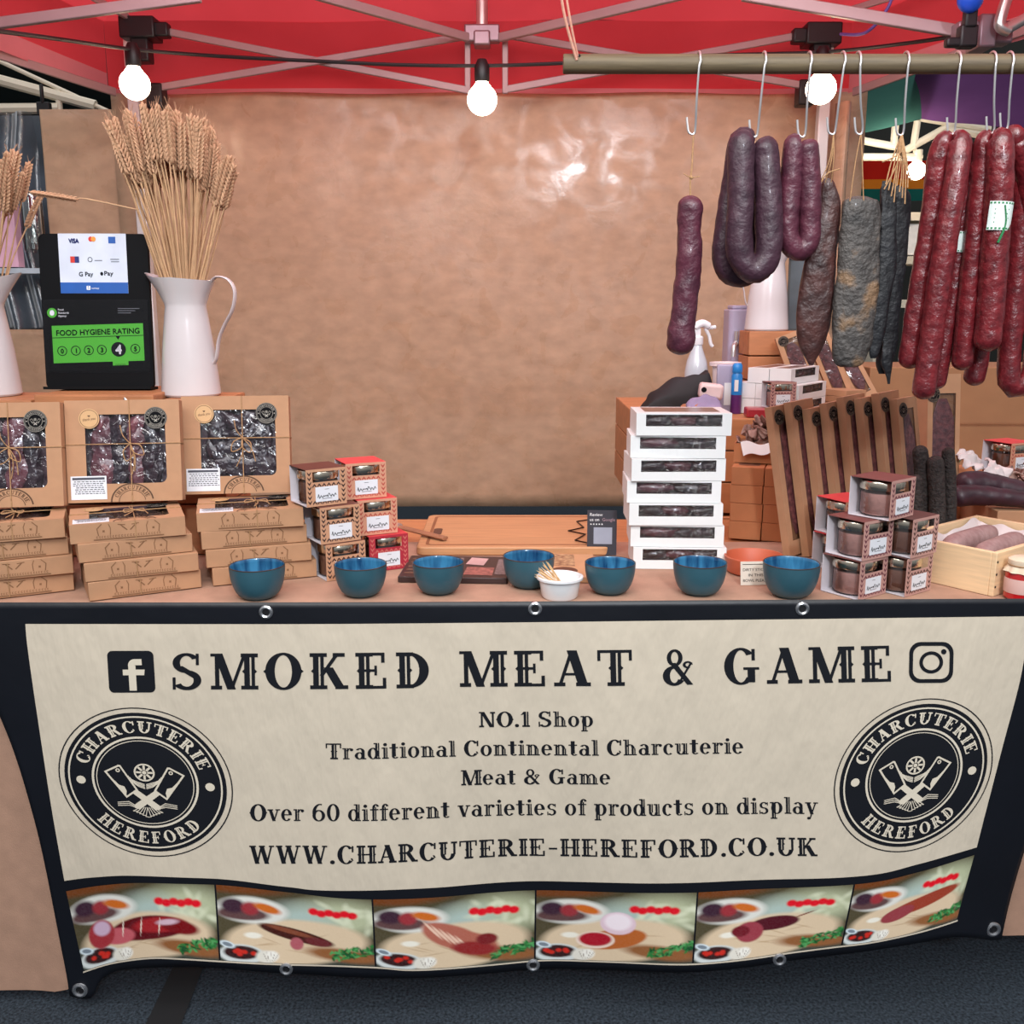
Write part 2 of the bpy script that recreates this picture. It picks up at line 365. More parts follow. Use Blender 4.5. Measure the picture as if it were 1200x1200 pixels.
def frame2(outer, inner): 
    k = len(outer); return [[outer[i], outer[(i + 1) % k], inner[(i + 1) % k], inner[i]] for i in range(k)]
def emblem(n=72, nr=5, fine=True):            # dark polygons and light polygons of the crossed-cleaver badge, outer radius 1
    dark = ring2(0, .93, n, nr) + (ring2(.985, 1.0, n) if fine else [])
    light = ring2(.865, .885, n) + ring2(.585, .612, n) + (ring2(.55, .56, n) if fine else [])
    light += arc_text('CHARCUTERIE', .665, .155, 163, 17) + arc_text('HEREFORD', .82, .155, 222, 318, True)
    for sx_ in (-1, 1): light += [[(sx_ * .74 + .055 * math.cos(t * PI / 6), -.02 + .055 * math.sin(t * PI / 6)) for t in range(12)]]
    for s_ in (-1, 1):
        t = lambda x, y: (s_ * (x * math.cos(R(52)) - y * math.sin(R(52))), -.2 + x * math.sin(R(52)) + y * math.cos(R(52)))
        blade = [(.12, -.2), (.535, -.17), (.508, .026), (.49, .043), (.125, -.017)]; inner = [(.142, -.176), (.51, -.149), (.487, .012), (.477, .02), (.146, -.036)]
        light += [[t(*q) for q in p] for p in frame2(blade, inner)]
        light += [[t(.14, -.19), t(.5, -.165), t(.3, -.15), t(.25, -.115), t(.19, -.135)], [t(-.19, -.035), t(.14, -.1), t(.14, -.025), t(-.17, .045), t(-.215, .02)]]
        light += [[(x + t(.455, -.03)[0], y + t(.455, -.03)[1]) for x, y in q] for q in ring2(.012, .026, 10)]
        dark2 = []
        if fine:
            for k in range(4): light += stroke2([(s_ * .012, -.085 + .018 * k), (s_ * (.08 + .012 * k), -.06 + .022 * k), (s_ * (.14 + .018 * k), -.01 + .02 * k), (s_ * (.17 + .02 * k), .05 + .022 * k)], .012)
            for k in range(3): light += stroke2([(s_ * .13, -.33 - .01 * k), (s_ * .21, -.275 - .025 * k), (s_ * .34, -.295 - .022 * k)], .01)
            for k in range(5): light += stroke2([(s_ * .02 * k, -.34), (s_ * (.03 + .035 * k), -.4 - .016 * (4 - k)), (s_ * (.0 + .03 * k), -.47 + .018 * k)], .009)
    light += [[(x, y + .13) for x, y in p] for p in ring2(.1, .12, 24) + ring2(0, .026, 8)]
    for k in range(8): 
        a = k * PI / 4; light += stroke2([(.042 * math.cos(a), .13 + .042 * math.sin(a)), (.088 * math.cos(a), .13 + .088 * math.sin(a))], .026)
    return dark, light
EMB = emblem(); EMB_S = emblem(28, 1, False)

# ================================================================== THE SETTING
TZ = .85                                       # table height
YB = 1.70                                      # banner plane
CARPET = mat('charcoal_carpet', (49, 57, 65), .95, var=.7, scale=170, bump=.6, bscale=300, detail=2, spec=.2)
b = MB(); b.box((0, 4, -.02), (16, 16, .04)); tag(b.build('floor', CARPET, smooth=0), kind='structure')
b = MB(); p0, p1 = atZ(212, 1130, .002), atZ(188, 1210, .002)
b.add([(p0.x - .02, p0.y + .3, .003), (p0.x + .035, p0.y + .3, .003), (p1.x + .05, p1.y - .3, .003), (p1.x - .03, p1.y - .3, .003)], [(0, 1, 2, 3)])
tag(b.build('trim_1', mat('floor_tape', (16, 17, 20), .9), smooth=0), kind='structure')
b = MB(); b.box((0, 9.6, 2.5), (16, .1, 5)); tag(b.build('wall_back', mat('hall_wall', (46, 48, 44), .9, scale=2), smooth=0), kind='structure')

# ---------------------------------------------------------------- gazebo
YE = 4.05
EV = atY(560, 109, YE).z; EZ = atY(560, 25, YE).z
cl, cr = atY(128, 112, YE), atY(993, 118, YE)
fl, fr = atZ(-40, 45, EV), atZ(1215, 40, EV)
def ext(a, b_, Y): t = (Y - a.y) / (b_.y - a.y); return a + (b_ - a) * t
YF = 1.6
fl, fr = ext(cl, fl, YF), ext(cr, fr, YF)
for q in (cl, cr, fl, fr): q.z = EZ
peak = Vector((.05, 2.75, EZ + .75))
gz = thing('gazebo', 'red market gazebo with pale folding truss frame over the whole stall', 'gazebo', (0, 0, 0))
b = MB()
def slope(a, c):
    def fn(u, v):
        e = a.lerp(c, u); p = e.lerp(peak, v); s = math.sin(PI * u) * math.sin(PI * min(1, v * 1.02)) * .05
        return (p.x, p.y, p.z - s + .012 * mnoise.noise(Vector((p.x * 2, p.y * 2, 3))))
    b.grid(fn, 24, 16)
for a, c in ((cl, cr), (cr, fr), (fr, fl), (fl, cl)): slope(a, c)
b.build('canopy', fabric_glow('red_canopy', (255, 80, 88), .66), gz)
HEM = fabric_glow('pink_hem', (226, 132, 138), .4)
for a, c, hem in ((cl, cr, 0), (cr, fr, 1), (fl, cl, 1)):
    d = c - a; hh = EZ - EV; h0 = .07 if hem else .016
    b = MB(); b.grid(lambda u, v: (a.x + d.x * u, a.y + d.y * u + .006 * math.sin(u * 17) * v, EZ + .004 - (hh - h0 + .004) * v), 40, 6); vl = b.build('valance', MATS['red_canopy'], gz)
    b = MB(); b.grid(lambda u, v: (a.x + d.x * u, a.y + d.y * u + .006 * math.sin(u * 17), EV + h0 - (h0 + .004 * math.sin(u * 23)) * v), 40, 2); b.build('hem', HEM, vl)
def bar(x0, y0, Y0, x1, y1, Y1, w=.026, d=.014, name='truss_bar', m=TRUSS):
    a, c = atY(x0, y0, Y0), atY(x1, y1, Y1); v = c - a; L = v.length
    bb = MB(); bb.box((0, 0, L / 2), (d, w, L)); 
    q = v.to_track_quat('Z', 'Y'); o = bb.build(name, m, gz, bevel=.003); o.matrix_local = Matrix.Translation(a) @ q.to_matrix().to_4x4(); return o
YT = 3.93
bar(190, 36, YT, 549, 106, YT); bar(184, 103, YT - .02, 542, 43, YT - .02)
bar(592, 105, YT, 945, 40, YT); bar(600, 42, YT - .02, 946, 101, YT - .02)
bar(548, 46, YT, 548, 110, YT, .022); bar(592, 46, YT, 592, 110, YT, .022)
bar(548, 44, YT - .05, 300, -26, 3.2, .03, .02); bar(586, 44, YT - .05, 900, -30, 3.2, .03, .02)
bar(-30, 31, 3.0, 235, -4, 3.0, .03, .02); bar(870, -6, 3.2, 1142, 40, 3.1, .034, .02)
bar(150, 20, 3.9, 60, -30, 3.4, .022); bar(975, 18, 3.9, 1100, -20, 3.5, .022)
bar(-20, 58, 3.4, 135, 108, 3.95, .03, .012)
bar(1000, 108, 3.95, 1215, 30, 3.2, .03, .012)
b = MB(); t = atY(565, 50, YT); b.tube([t, t + Vector((0, 0, .3))], .022, 14)
b.build('peak_pole', mat('pole_alloy', (205, 200, 196), .3, .8), gz)
b = MB(); c = atY(565, 40, YT - .03); b.box(c, (.13, .05, .06)); b.box(c + Vector((0, 0, -.02)), (.06, .08, .05))
b.build('hub', mat('hub_alloy', (150, 128, 136), .4, .6), gz, bevel=.006)
for px, py in ((165, 35), (962, 42)):
    c = atY(px, py, YT); b = MB(); b.box(c, (.13, .1, .075)); b.box(c + Vector((.08 if px < 600 else -.08, -.01, -.005)), (.06, .05, .05)); b.box(c + Vector((0, 0, -.07)), (.065, .065, .09))
    b.build('corner_connector', BLACKP, gz, bevel=.006)
for px, py in ((184, 114), (943, 110)):
    c = atY(px, py, YT); b = MB(); b.box(c, (.06, .07, .09)); b.build('slider', BLACKP, gz, bevel=.006)
for px in (152, 970):
    c = atY(px, 40, 3.96); b = MB(); b.box((c.x, 3.96, c.z / 2), (.042, .042, c.z - .001)); b.build('leg', mat('leg_alloy', (226, 224, 222), .4, .2, var=.03), gz, bevel=.004)
for sx_ in (fl, fr):
    b = MB(); b.box((sx_.x, YF + .05, EZ / 2), (.042, .042, EZ - .001)); b.build('leg', MATS['leg_alloy'], gz, bevel=.004)
c = atY(1150, 40, 3.08); b = MB(); b.box(c, (.16, .06, .06)); b.box(c + Vector((.0, 0, .0)), (.05, .09, .09)); b.build('side_connector', MATS['hub_alloy'], gz, bevel=.006)
b = MB(); b.tube(spline([atY(1183, 36, 3.0), atY(1172, 30, 3.0), atY(1176, 10, 3.0), atY(1185, -15, 3.0)], 6), .016, 10); b.tube(spline([atY(1180, 34, 3.0), atY(1215, 14, 3.0)], 4), .016, 10)
b.build('curved_brace', MATS['pole_alloy'], gz)

# clamp with a blue knob on the side connector
cl_ = thing('clamp', 'black spring clamp with blue knob on upper right truss corner', 'clamp', atY(1134, 30, 3.0))
b = MB(); b.box((0, 0, -.03), (.05, .04, .06)); b.box((.0, -.01, .06), (.035, .03, .14)); b.box((-.02, 0, -.045), (.08, .03, .025)); b.build('jaw', BLACKP, cl_, bevel=.006)
b = MB(); b.ball((-.012, -.03, .06), (.036, .03, .036), 16, 10); b.build('knob', mat('blue_knob', (36, 84, 205), .3), cl_)
b = MB(); b.tube(spline([atY(1050, -20, 3.3), atY(1040, 10, 3.3), atY(1015, 38, 3.35), atY(985, 40, 3.5)], 8), .005, 8)
tag(b.build('cord', mat('blue_cord', (96, 76, 150), .6)), 'thin purple-blue cord looping under the red roof above the right bulb', 'cord')

# ---------------------------------------------------------------- festoon lights
cabp = [(-4, 36), (70, 46), (158, 58), (260, 66), (380, 72), (470, 76), (565, 77), (660, 74), (800, 66), (962, 61), (1060, 51), (1134, 40)]
b = MB(); b.tube(spline([atY(x, y, 3.55 - (max(0, 150 - x) * .0058 if x < 150 else max(0, x - 962) * .0029)) for x, y in cabp], 6), .006, 8); tag(b.build('light_cable', mat('cable_black', (28, 26, 28), .6)), 'black festoon cable strung across beneath the red roof', 'cable')
BULB = mat('bulb_glow', (255, 225, 190), emit=(255, 226, 196), estr=17, var=0)
for px, py, top, lab in ((158, 99, 58, 'leftmost lit globe bulb hanging above the jug of wheat'), (565, 117, 77, 'lit globe bulb hanging in front of the middle truss hub'), (962, 104, 62, 'lit globe bulb behind the wooden pole near right tent leg')):
    c = atY(px, py, 3.55); s = mpp(c); top_z = (py - top) * s
    t = thing('festoon_bulb', lab, 'light bulb', c, 0, 'festoon bulbs')
    r = 17.5 * s
    b = MB(); b.lathe([(1e-6, -r)] + [(r * math.sin(a * PI / 18), -r * math.cos(a * PI / 18)) for a in range(1, 15)] + [(r * .42, r * 1.05), (r * .4, r * 1.25)], 28); b.build('globe', BULB, t)
    b = MB(); b.lathe([(r * .44, r * 1.1), (r * .5, r * 1.2), (r * .5, top_z - .01), (r * .3, top_z + .012), (1e-6, top_z + .014)], 20); b.build('socket', BLACKP, t)

# ---------------------------------------------------------------- neighbouring tents and hall behind
nt = thing('neighbour_tent', 'green and purple fabric tent with white frame behind the hanging salami', 'tent', (0, 0, 0))
def sheet(name, pts, Y, m, parent, sag=.0, n=10, dY=.03):
    (a, b_, c, d) = [atY(x, y, Y if not isinstance(Y, (list, tuple)) else Y[i]) for i, (x, y) in enumerate(pts)]
    q = MB()
    def fn(u, v):
        p = a.lerp(b_, u).lerp(d.lerp(c, u), v); nn = mnoise.noise(Vector((p.x * 5, p.z * 5, 1)))
        return (p.x, p.y + dY * nn, p.z - sag * math.sin(PI * u))
    q.grid(fn, n * 2, n); return q.build(name, m, parent)
GRN = fabric_glow('green_canvas', (62, 104, 96), .5); PUR = fabric_glow('purple_canvas', (106, 68, 116), .5)
sheet('green_canopy', [(940, 85), (1105, 70), (1085, 138), (940, 165)], (5.2, 5.2, 6.0, 6.0), GRN, nt, .02)
sheet('purple_canopy', [(1075, 78), (1290, 60), (1290, 152), (1060, 137)], (5.2, 5.2, 6.0, 6.0), PUR, nt, .02)
WT = mat('white_tube', (232, 222, 200), .5, var=.04)
def tb(parent, pts, Y, w=.05, m=WT, name='tube'):
    q = MB(); q.tube([atY(x, y, Y) for x, y in pts], w / 2, 8); return q.build(name, m, parent)
for pts in ([(985, 142), (1040, 135)], [(985, 160), (1050, 172)], [(1040, 131), (1160, 152)], [(1058, 178), (1140, 132)], [(1050, 138), (1047, 175)], [(1075, 142), (1070, 175)], [(990, 184), (1080, 184)], [(1110, 152), (1230, 170)], [(1190, 150), (1240, 120)]):
    tb(nt, pts, 6.3, .045, name='tent_pole')
b = MB()
VY = 7.4
ft = thing('far_tent', 'distant striped tent edge of red orange and green behind the dried meats', 'tent', (0, 0, 0))
for nm, y0, y1, m in (('red_stripe', 189, 211, fabric_glow('red_far', (214, 44, 34), .6)), ('orange_stripe', 211, 222, fabric_glow('orange_far', (240, 140, 46), .6)), ('green_stripe', 222, 236, fabric_glow('green_far', (34, 104, 96), .5))):
    sheet(nm, [(930, y0), (1260, y0 - 2), (1260, y1 - 2), (930, y1)], VY, m, ft, 0, 8, .05)
ff = thing('far_bulb', 'small lit bulb glowing beyond the dried black meat', 'light bulb', atY(1074, 200, 6.3))
b = MB(); b.ball((0, 0, 0), .055, 16, 10); b.build('globe', BULB, ff); pl0 = bpy.data.lights.new('bulb_light', 'POINT'); pl0.energy = 10; pl0.color = (1, .86, .7); pl0.shadow_soft_size = .06; po = bpy.data.objects.new('bulb_light', pl0); COL.objects.link(po); po.parent = ff; po.location = (-.25, -.3, 0); b = MB(); b.tube([(0, 0, .05), (0, 0, .12)], .03, 10); b.build('socket', WT, ff)
# pale crates and shelving of the stall beyond
sh = thing('far_shelf', 'white shelving of the next stall glimpsed between hanging salami', 'shelf', (0, 0, 0))
for i, (x0, y0, x1, y1) in enumerate(((1030, 250, 1150, 262), (1030, 300, 1150, 312), (1030, 350, 1150, 362))):
    a, c = atY(x0, y0, 6.6), atY(x1, y1, 6.6); b = MB(); b.box(((a.x + c.x) / 2, 6.6, (a.z + c.z) / 2), (abs(c.x - a.x), .3, .05)); b.build('board', WT, sh)
for px in (1030, 1150):
    a = atY(px, 250, 6.6); b = MB(); b.box((a.x, 6.6, a.z / 2), (.05, .3, a.z)); b.build('upright', WT, sh)
for i, (px, py, w, h, c, lab) in enumerate(((1062, 300, .15, .19, (240, 240, 240), 'white carton on the far shelf, upper board'), (1094, 350, .16, .2, (150, 60, 50), 'dull red carton on the far shelf, middle board'), (1122, 300, .16, .2, (232, 226, 214), 'cream carton on the far shelf behind the salami, upper board'))):
    a = atY(px, py, 6.6); b = MB(); b.box((a.x, 6.6, a.z + h / 2 + .002), (w, .22, h)); tag(b.build('carton', mat('far_carton%d' % i, c, .6)), lab, 'carton')
# left neighbour
ln = thing('neighbour_tent', 'dark green tent with white frame poles at far left', 'tent', (0, 0, 0))
DG = mat('dark_green_canvas', (34, 48, 42), .8, scale=5)
sheet('canopy', [(-140, 40), (180, 110), (180, 145), (-140, 128)], (5.0, 5.0, 5.8, 5.8), DG, ln, 0)
for pts, w in (([(-30, 86), (112, 124)], .05), ([(-30, 58), (130, 132)], .02), ([(-30, 128), (70, 127)], .05), ([(68, 105), (70, 130)], .03)): tb(ln, pts, 4.9, w, name='tent_pole')

# ---------------------------------------------------------------- paper backdrop
PAPER = mat('brown_paper', (192, 157, 127), .25, var=.13, scale=13, stretch=(1, 1, 1.7), bump=.16, bscale=30, spec=.45, detail=12, bdist=.003, contrast=1.1)
_n, _l = PAPER.node_tree.nodes, PAPER.node_tree.links
_tc = _n.new('ShaderNodeTexCoord'); _nz = _n.new('ShaderNodeTexNoise'); _nz.inputs['Scale'].default_value = 8; _nz.inputs['Detail'].default_value = 9; _nz.inputs['Distortion'].default_value = .6
_mr = _n.new('ShaderNodeMapRange'); _mr.inputs['From Min'].default_value = .38; _mr.inputs['From Max'].default_value = .6; _mr.inputs['To Min'].default_value = .2; _mr.inputs['To Max'].default_value = .55
_l.new(_tc.outputs['Object'], _nz.inputs['Vector']); _l.new(_nz.outputs['Fac'], _mr.inputs['Value']); _l.new(_mr.outputs[0], _n['Principled BSDF'].inputs['Roughness'])
def papersheet(name, x0, x1, y0, y1, Y, label):
    q = MB(); a, c = atY(x0, y0, Y), atY(x1, y1, Y)
    a.x, c.x = atY(x0, 350, Y).x, atY(x1, 350, Y).x
    def fn(u, v):
        x = a.x + (c.x - a.x) * u; z = a.z + (c.z - a.z) * v
        return (x, Y + .012 * mnoise.noise(Vector((x * 1.3, 0, z * 1.1))) + .006 * mnoise.noise(Vector((x * 3, 5, z * 3))), z)
    q.grid(fn, 50, 30); o = q.build(name, PAPER); s = o.modifiers.new('solid', 'SOLIDIFY'); s.thickness = .003; return tag(o, label, 'paper sheet', kind='thing')
papersheet('paper_sheet', 66, 152, 128, 593, 4.1, 'narrow brown paper strip hanging left of the left tent leg')
papersheet('paper_sheet', 148, 1000, 100, 593, 4.085, 'large mottled brown paper sheet hung across the back of the stall')
papersheet('paper_sheet', -160, 66, 386, 600, 4.12, 'lower strip of brown paper beneath the clear plastic at far left')
b = MB(); c0, c1 = atY(985, 118, 3.9), atY(985, 215, 3.9)
b.grid(lambda u, v: (c0.x + .055 * u, 3.9 + .05 * math.sin(u * PI) * -1 + .05, c0.z + (c1.z - .5 - c0.z) * v), 8, 6)
o = b.build('paper_flap', PAPER); o.modifiers.new('solid', 'SOLIDIFY').thickness = .003; tag(o, 'narrow brown paper flap folded round the right tent leg', 'paper')
# plastic curtain at far left
b = MB(); a, c = atY(-70, 132, 4.18), atY(62, 390, 4.18)
b.box(((a.x + c.x) / 2, 4.25, (a.z + c.z) / 2), (c.x - a.x, .02, a.z - c.z)); ps = b.build('plastic_curtain', mat('dark_backing', (92, 102, 112), .5, scale=4, col2=(30, 34, 38)))
tag(ps, 'crinkled clear plastic curtain over dark backing at far left edge', 'curtain')
b = MB(); b.grid(lambda u, v: (a.x + (c.x - a.x) * u, 4.17 + .03 * math.sin(u * 19 + 2 * math.sin(v * 4)), a.z + (c.z - a.z) * v), 60, 20)
b.build('clear_sheet', clear_mat('curtain_plastic', (225, 232, 240), .22, .28, .4, 5), ps)
b = MB(); b.box(((a.x + c.x) / 2, 4.2, c.z + .01), (c.x - a.x, .04, .02)); b.build('hem_bar', BLACKP, ps)
t = thing('curtain_clip', 'small black clip holding the plastic curtain top corner', 'clip', atY(52, 128, 4.13)); b = MB(); b.box((0, 0, 0), (.05, .03, .05)); b.tube([(0, -.01, .02), (.0, -.01, .09)], .008, 8); b.build('body', BLACKP, t, bevel=.004)
c = atY(16, 305, 4.12); b = MB(); b.box((c.x, 4.05, c.z + .09), (.13, .05, .24)); o = b.build('gift_bag', mat('pink_card', (226, 176, 196), .5, var=.1)); tag(o, 'pale pink paper bag in front of the plastic curtain at far left', 'bag')
c = atY(42, 296, 4.0); b = MB(); b.lathe([(.001, 0), (.036, 0), (.04, .01), (.04, .19), (.03, .215), (.034, .23), (.03, .23), (.027, .215), (.036, .19), (.036, .012), (.001, .008)], 24); tag(b.build('glass_vase', GLASS, loc=c), 'clear glass vase beside the pink bag, left of wheat jug', 'vase')
# shelf that carries them
a_, c_ = atY(-90, 306, 4.0), atY(62, 300, 4.0)
b = MB(); b.box(((a_.x + c_.x) / 2, 4.03, atY(16, 305, 4.05).z - .045), (c_.x - a_.x, .2, .02)); tag(b.build('wall_shelf', mat('glass_shelf', (190, 205, 214), .2)), 'pale narrow shelf against the plastic curtain at far left', 'shelf')

# ---------------------------------------------------------------- tables
TX0, TX1, TY0, TY1 = -1.15, 1.42, 1.728, 2.475
CLOTH = mat('brown_cloth', (176, 138, 116), .85, var=.1, scale=26, bump=.25, bscale=420, bdist=.002)
WOODT = mat('plywood', (190, 128, 84), .55, var=.12, scale=5, stretch=(1, 9, 9))
def table(label, x0, x1, y0, y1, z, m):
    t = thing('trestle_table', label, 'table', ((x0 + x1) / 2, (y0 + y1) / 2, 0)); w, d = x1 - x0, y1 - y0
    b = MB(); b.box((0, 0, z - .015), (w, d, .03)); b.build('tabletop', m, t, bevel=.003)
    for i in (-1, 1):
        for j in (-1, 1): b = MB(); b.tube([(i * (w / 2 - .1), j * (d / 2 - .08), 0), (i * (w / 2 - .1), j * (d / 2 - .08), z - .03)], .016, 10); b.build('leg', BLACKP, t)
table('front trestle table under the brown cloth and bowls', TX0, TX1, TY0, TY1, TZ - .006, WOODT)
table('trestle table behind at the right, carrying stacked boxes and bottles', .36, 1.7, 2.5, 3.16, TZ - .006, WOODT)
b = MB(); tw = TX1 - TX0
def drape(u, v):
    x = TX0 + tw * u
    if v < .35: return (x, 2.2 - (2.2 - (TY0 - .006)) * v / .35, TZ)
    if v < .4: k = (v - .35) / .05 * PI / 2; return (x, TY0 - .006 - .006 * math.sin(k), TZ - .006 + .006 * math.cos(k))
    k = (v - .4) / .6; zb = .035 + .12 * min(1, max(0, (x + .9) / .1)); return (x, TY0 - .012 + .03 * k + .01 * k * math.sin(x * 9) + .004 * math.sin(x * 31) * k, TZ - .006 - (TZ - zb) * k)
b.grid(drape, 90, 40); tag(b.build('tablecloth', CLOTH), 'brown hessian cloth over the table front, showing left of the banner', 'tablecloth')

# ================================================================== BANNER
def wave(x, z):
    k = max(0, min(1, (TZ - z) / .78)); e = max(0, abs(x + .02) - .86)
    return k * k * .016 * math.sin(x * 6.2 + 1.1) + k * .006 * math.sin(x * 13 + z * 4) + .0022 * mnoise.noise(Vector((x * 9, z * 5, 0))) * min(1, k * 3) + e * e * 1.1 * k
def bs(px, py, off=0.0):
    d = ray(px, py); p = Vector((0, 0, CZ)) + d * (YB / d.y)
    return Vector((p.x, YB + wave(p.x, p.z) - off, p.z))
btop = curve1([(-100, 707), (0, 706), (300, 706), (600, 705), (900, 703), (1320, 701)])
bbot = curve1([(40, 1164), (66, 1172), (85, 1178), (103, 1177), (109, 1163), (120, 1150), (150, 1138), (240, 1129), (330, 1136), (440, 1143), (620, 1144), (800, 1137), (950, 1120), (1060, 1104), (1110, 1098), (1140, 1101), (1180, 1112), (1240, 1112)])
BL = curve1([(0, -75), (.28, -4), (.56, 38), (.9, 68), (1, 76)]); BR = curve1([(0, 1310), (.28, 1275), (.56, 1232), (.85, 1196), (1, 1182)])
def bgrid(u, v):
    x = BL(v) + (BR(v) - BL(v)) * u; return bs(x, btop(x) * (1 - v) + bbot(x) * v)
b = MB(); b.grid(bgrid, 220, 60); banner = b.build('banner', NAVY); banner.modifiers.new('solid', 'SOLIDIFY').thickness = -.0006
tag(banner, 'cream and navy vinyl banner across the table front, with shop lettering and meat photos', 'banner')
def decal(name, m, x0f, x1f, topf, botf, nu, nv, off, fn=None):
    q = MB()
    def g(u, v):
        yt, yb = topf(x0f(0) + (x1f(0) - x0f(0)) * u), botf(x0f(1) + (x1f(1) - x0f(1)) * u)
        x = x0f(v) + (x1f(v) - x0f(v)) * u; return bs(x, yt + (yb - yt) * v, off)
    q.grid(g, nu, nv); return q.build(name, m, banner)
ctop = curve1([(20, 731), (400, 731), (800, 727), (1210, 722)])
cbot = curve1([(70, 1036), (110, 1029), (160, 1025), (250, 1028), (340, 1038), (400, 1041), (627, 1037), (813, 1033), (1000, 1024), (1075, 1010), (1148, 994)])
CL = curve1([(0, 30), (.1, 33), (.4, 46), (.75, 61), (1, 73)]); CR = curve1([(0, 1207), (.28, 1196), (.64, 1171), (1, 1146)])
decal('cream_panel', CREAM, CL, CR, ctop, cbot, 200, 50, .0008)
def put(name, pl, fn, m=NAVYINK, off=.0016):
    q = MB(); q.polys(pl, lambda x, y: bs(*fn(x, y), off)); return q.build(name, m, banner, smooth=0)
def line(text, x0, x1, y0, y1, cap, track=.08, name='lettering'):
    pl, w = serif(text, track)
    put(name, pl, lambda x, y: (x0 + (x1 - x0) * x / w - .02 * y * cap, y0 + (y1 - y0) * x / w - y * cap))
for wtxt, x0, x1, y0, y1 in (('SMOKED', 199, 507, 808, 806), ('MEAT', 538, 742, 805, 803), ('&', 776, 816, 803, 802), ('GAME', 848, 1047, 802, 798)): line(wtxt, x0, x1, y0, y1, 42, .14, 'heading_lettering')
line('NO.1 Shop', 561, 696, 852.5, 851, 18, .03); line('Traditional Continental Charcuterie', 382, 872, 888.5, 883, 18.5, .03); line('Meat & Game', 540, 716, 921, 919, 18, .03)
line('Over 60 different varieties of products on display', 293, 958, 961.5, 952.5, 19.5, .03); line('WWW.CHARCUTERIE-HEREFORD.CO.UK', 293, 957, 1011, 1001, 21, .06)
for A, Bv, c in (((102, 6.0), (-9, -86.5), (171, 915.5)), ((93.5, -8.0), (12, -88.5), (1070, 907))):
    fn = lambda x, y: (c[0] + A[0] * x + Bv[0] * y, c[1] + A[1] * x + Bv[1] * y)
    e = put('emblem', EMB[0], fn, NAVYINK, .0014); q = MB(); q.polys(EMB[1], lambda x, y: bs(*fn(x, y), .0022)); q.build('emblem_linework', CREAMINK, banner, smooth=0)
# social icons
sk = lambda cx, cy, k: (lambda x, y: (cx + x + k * y, cy - y))
put('icon_tile', [rrect(-27, -24.5, 27, 24.5, 6)], sk(154, 787, -.06), NAVYINK, .0014)
fpl = [[(x * 19 - 4 + 3, y * 19 - 22) for x, y in p] for p in ([(0, 0), (.45, 0), (.45, 1.55), (0, 1.55)], [(-.35, .95), (.95, .95), (1.0, 1.3), (-.35, 1.3)])] + [[(x * 19 + 6.6, y * 19 + 7) for x, y in p] for p in _ring(0, 0, .41 + .0, .42, 90, 180, .42, .38)] + [[(6, 7.8), (6, 15), (15, 15), (15, 7.8)]]
put('icon_letter', fpl, sk(152, 787, -.06), CREAMINK, .0022)
put('icon_frame', frame2(rrect(-26, -24, 26, 24, 13), rrect(-21.5, -19.5, 21.5, 19.5, 10)) + [[(x * 14, y * 13) for x, y in p] for p in ring2(.7, 1, 36)] + [[(14.5 + x * 3.2, 12.5 + y * 3.2) for x, y in p] for p in ring2(0, 1, 14)], sk(1091, 776, .02), NAVYINK, .0016)
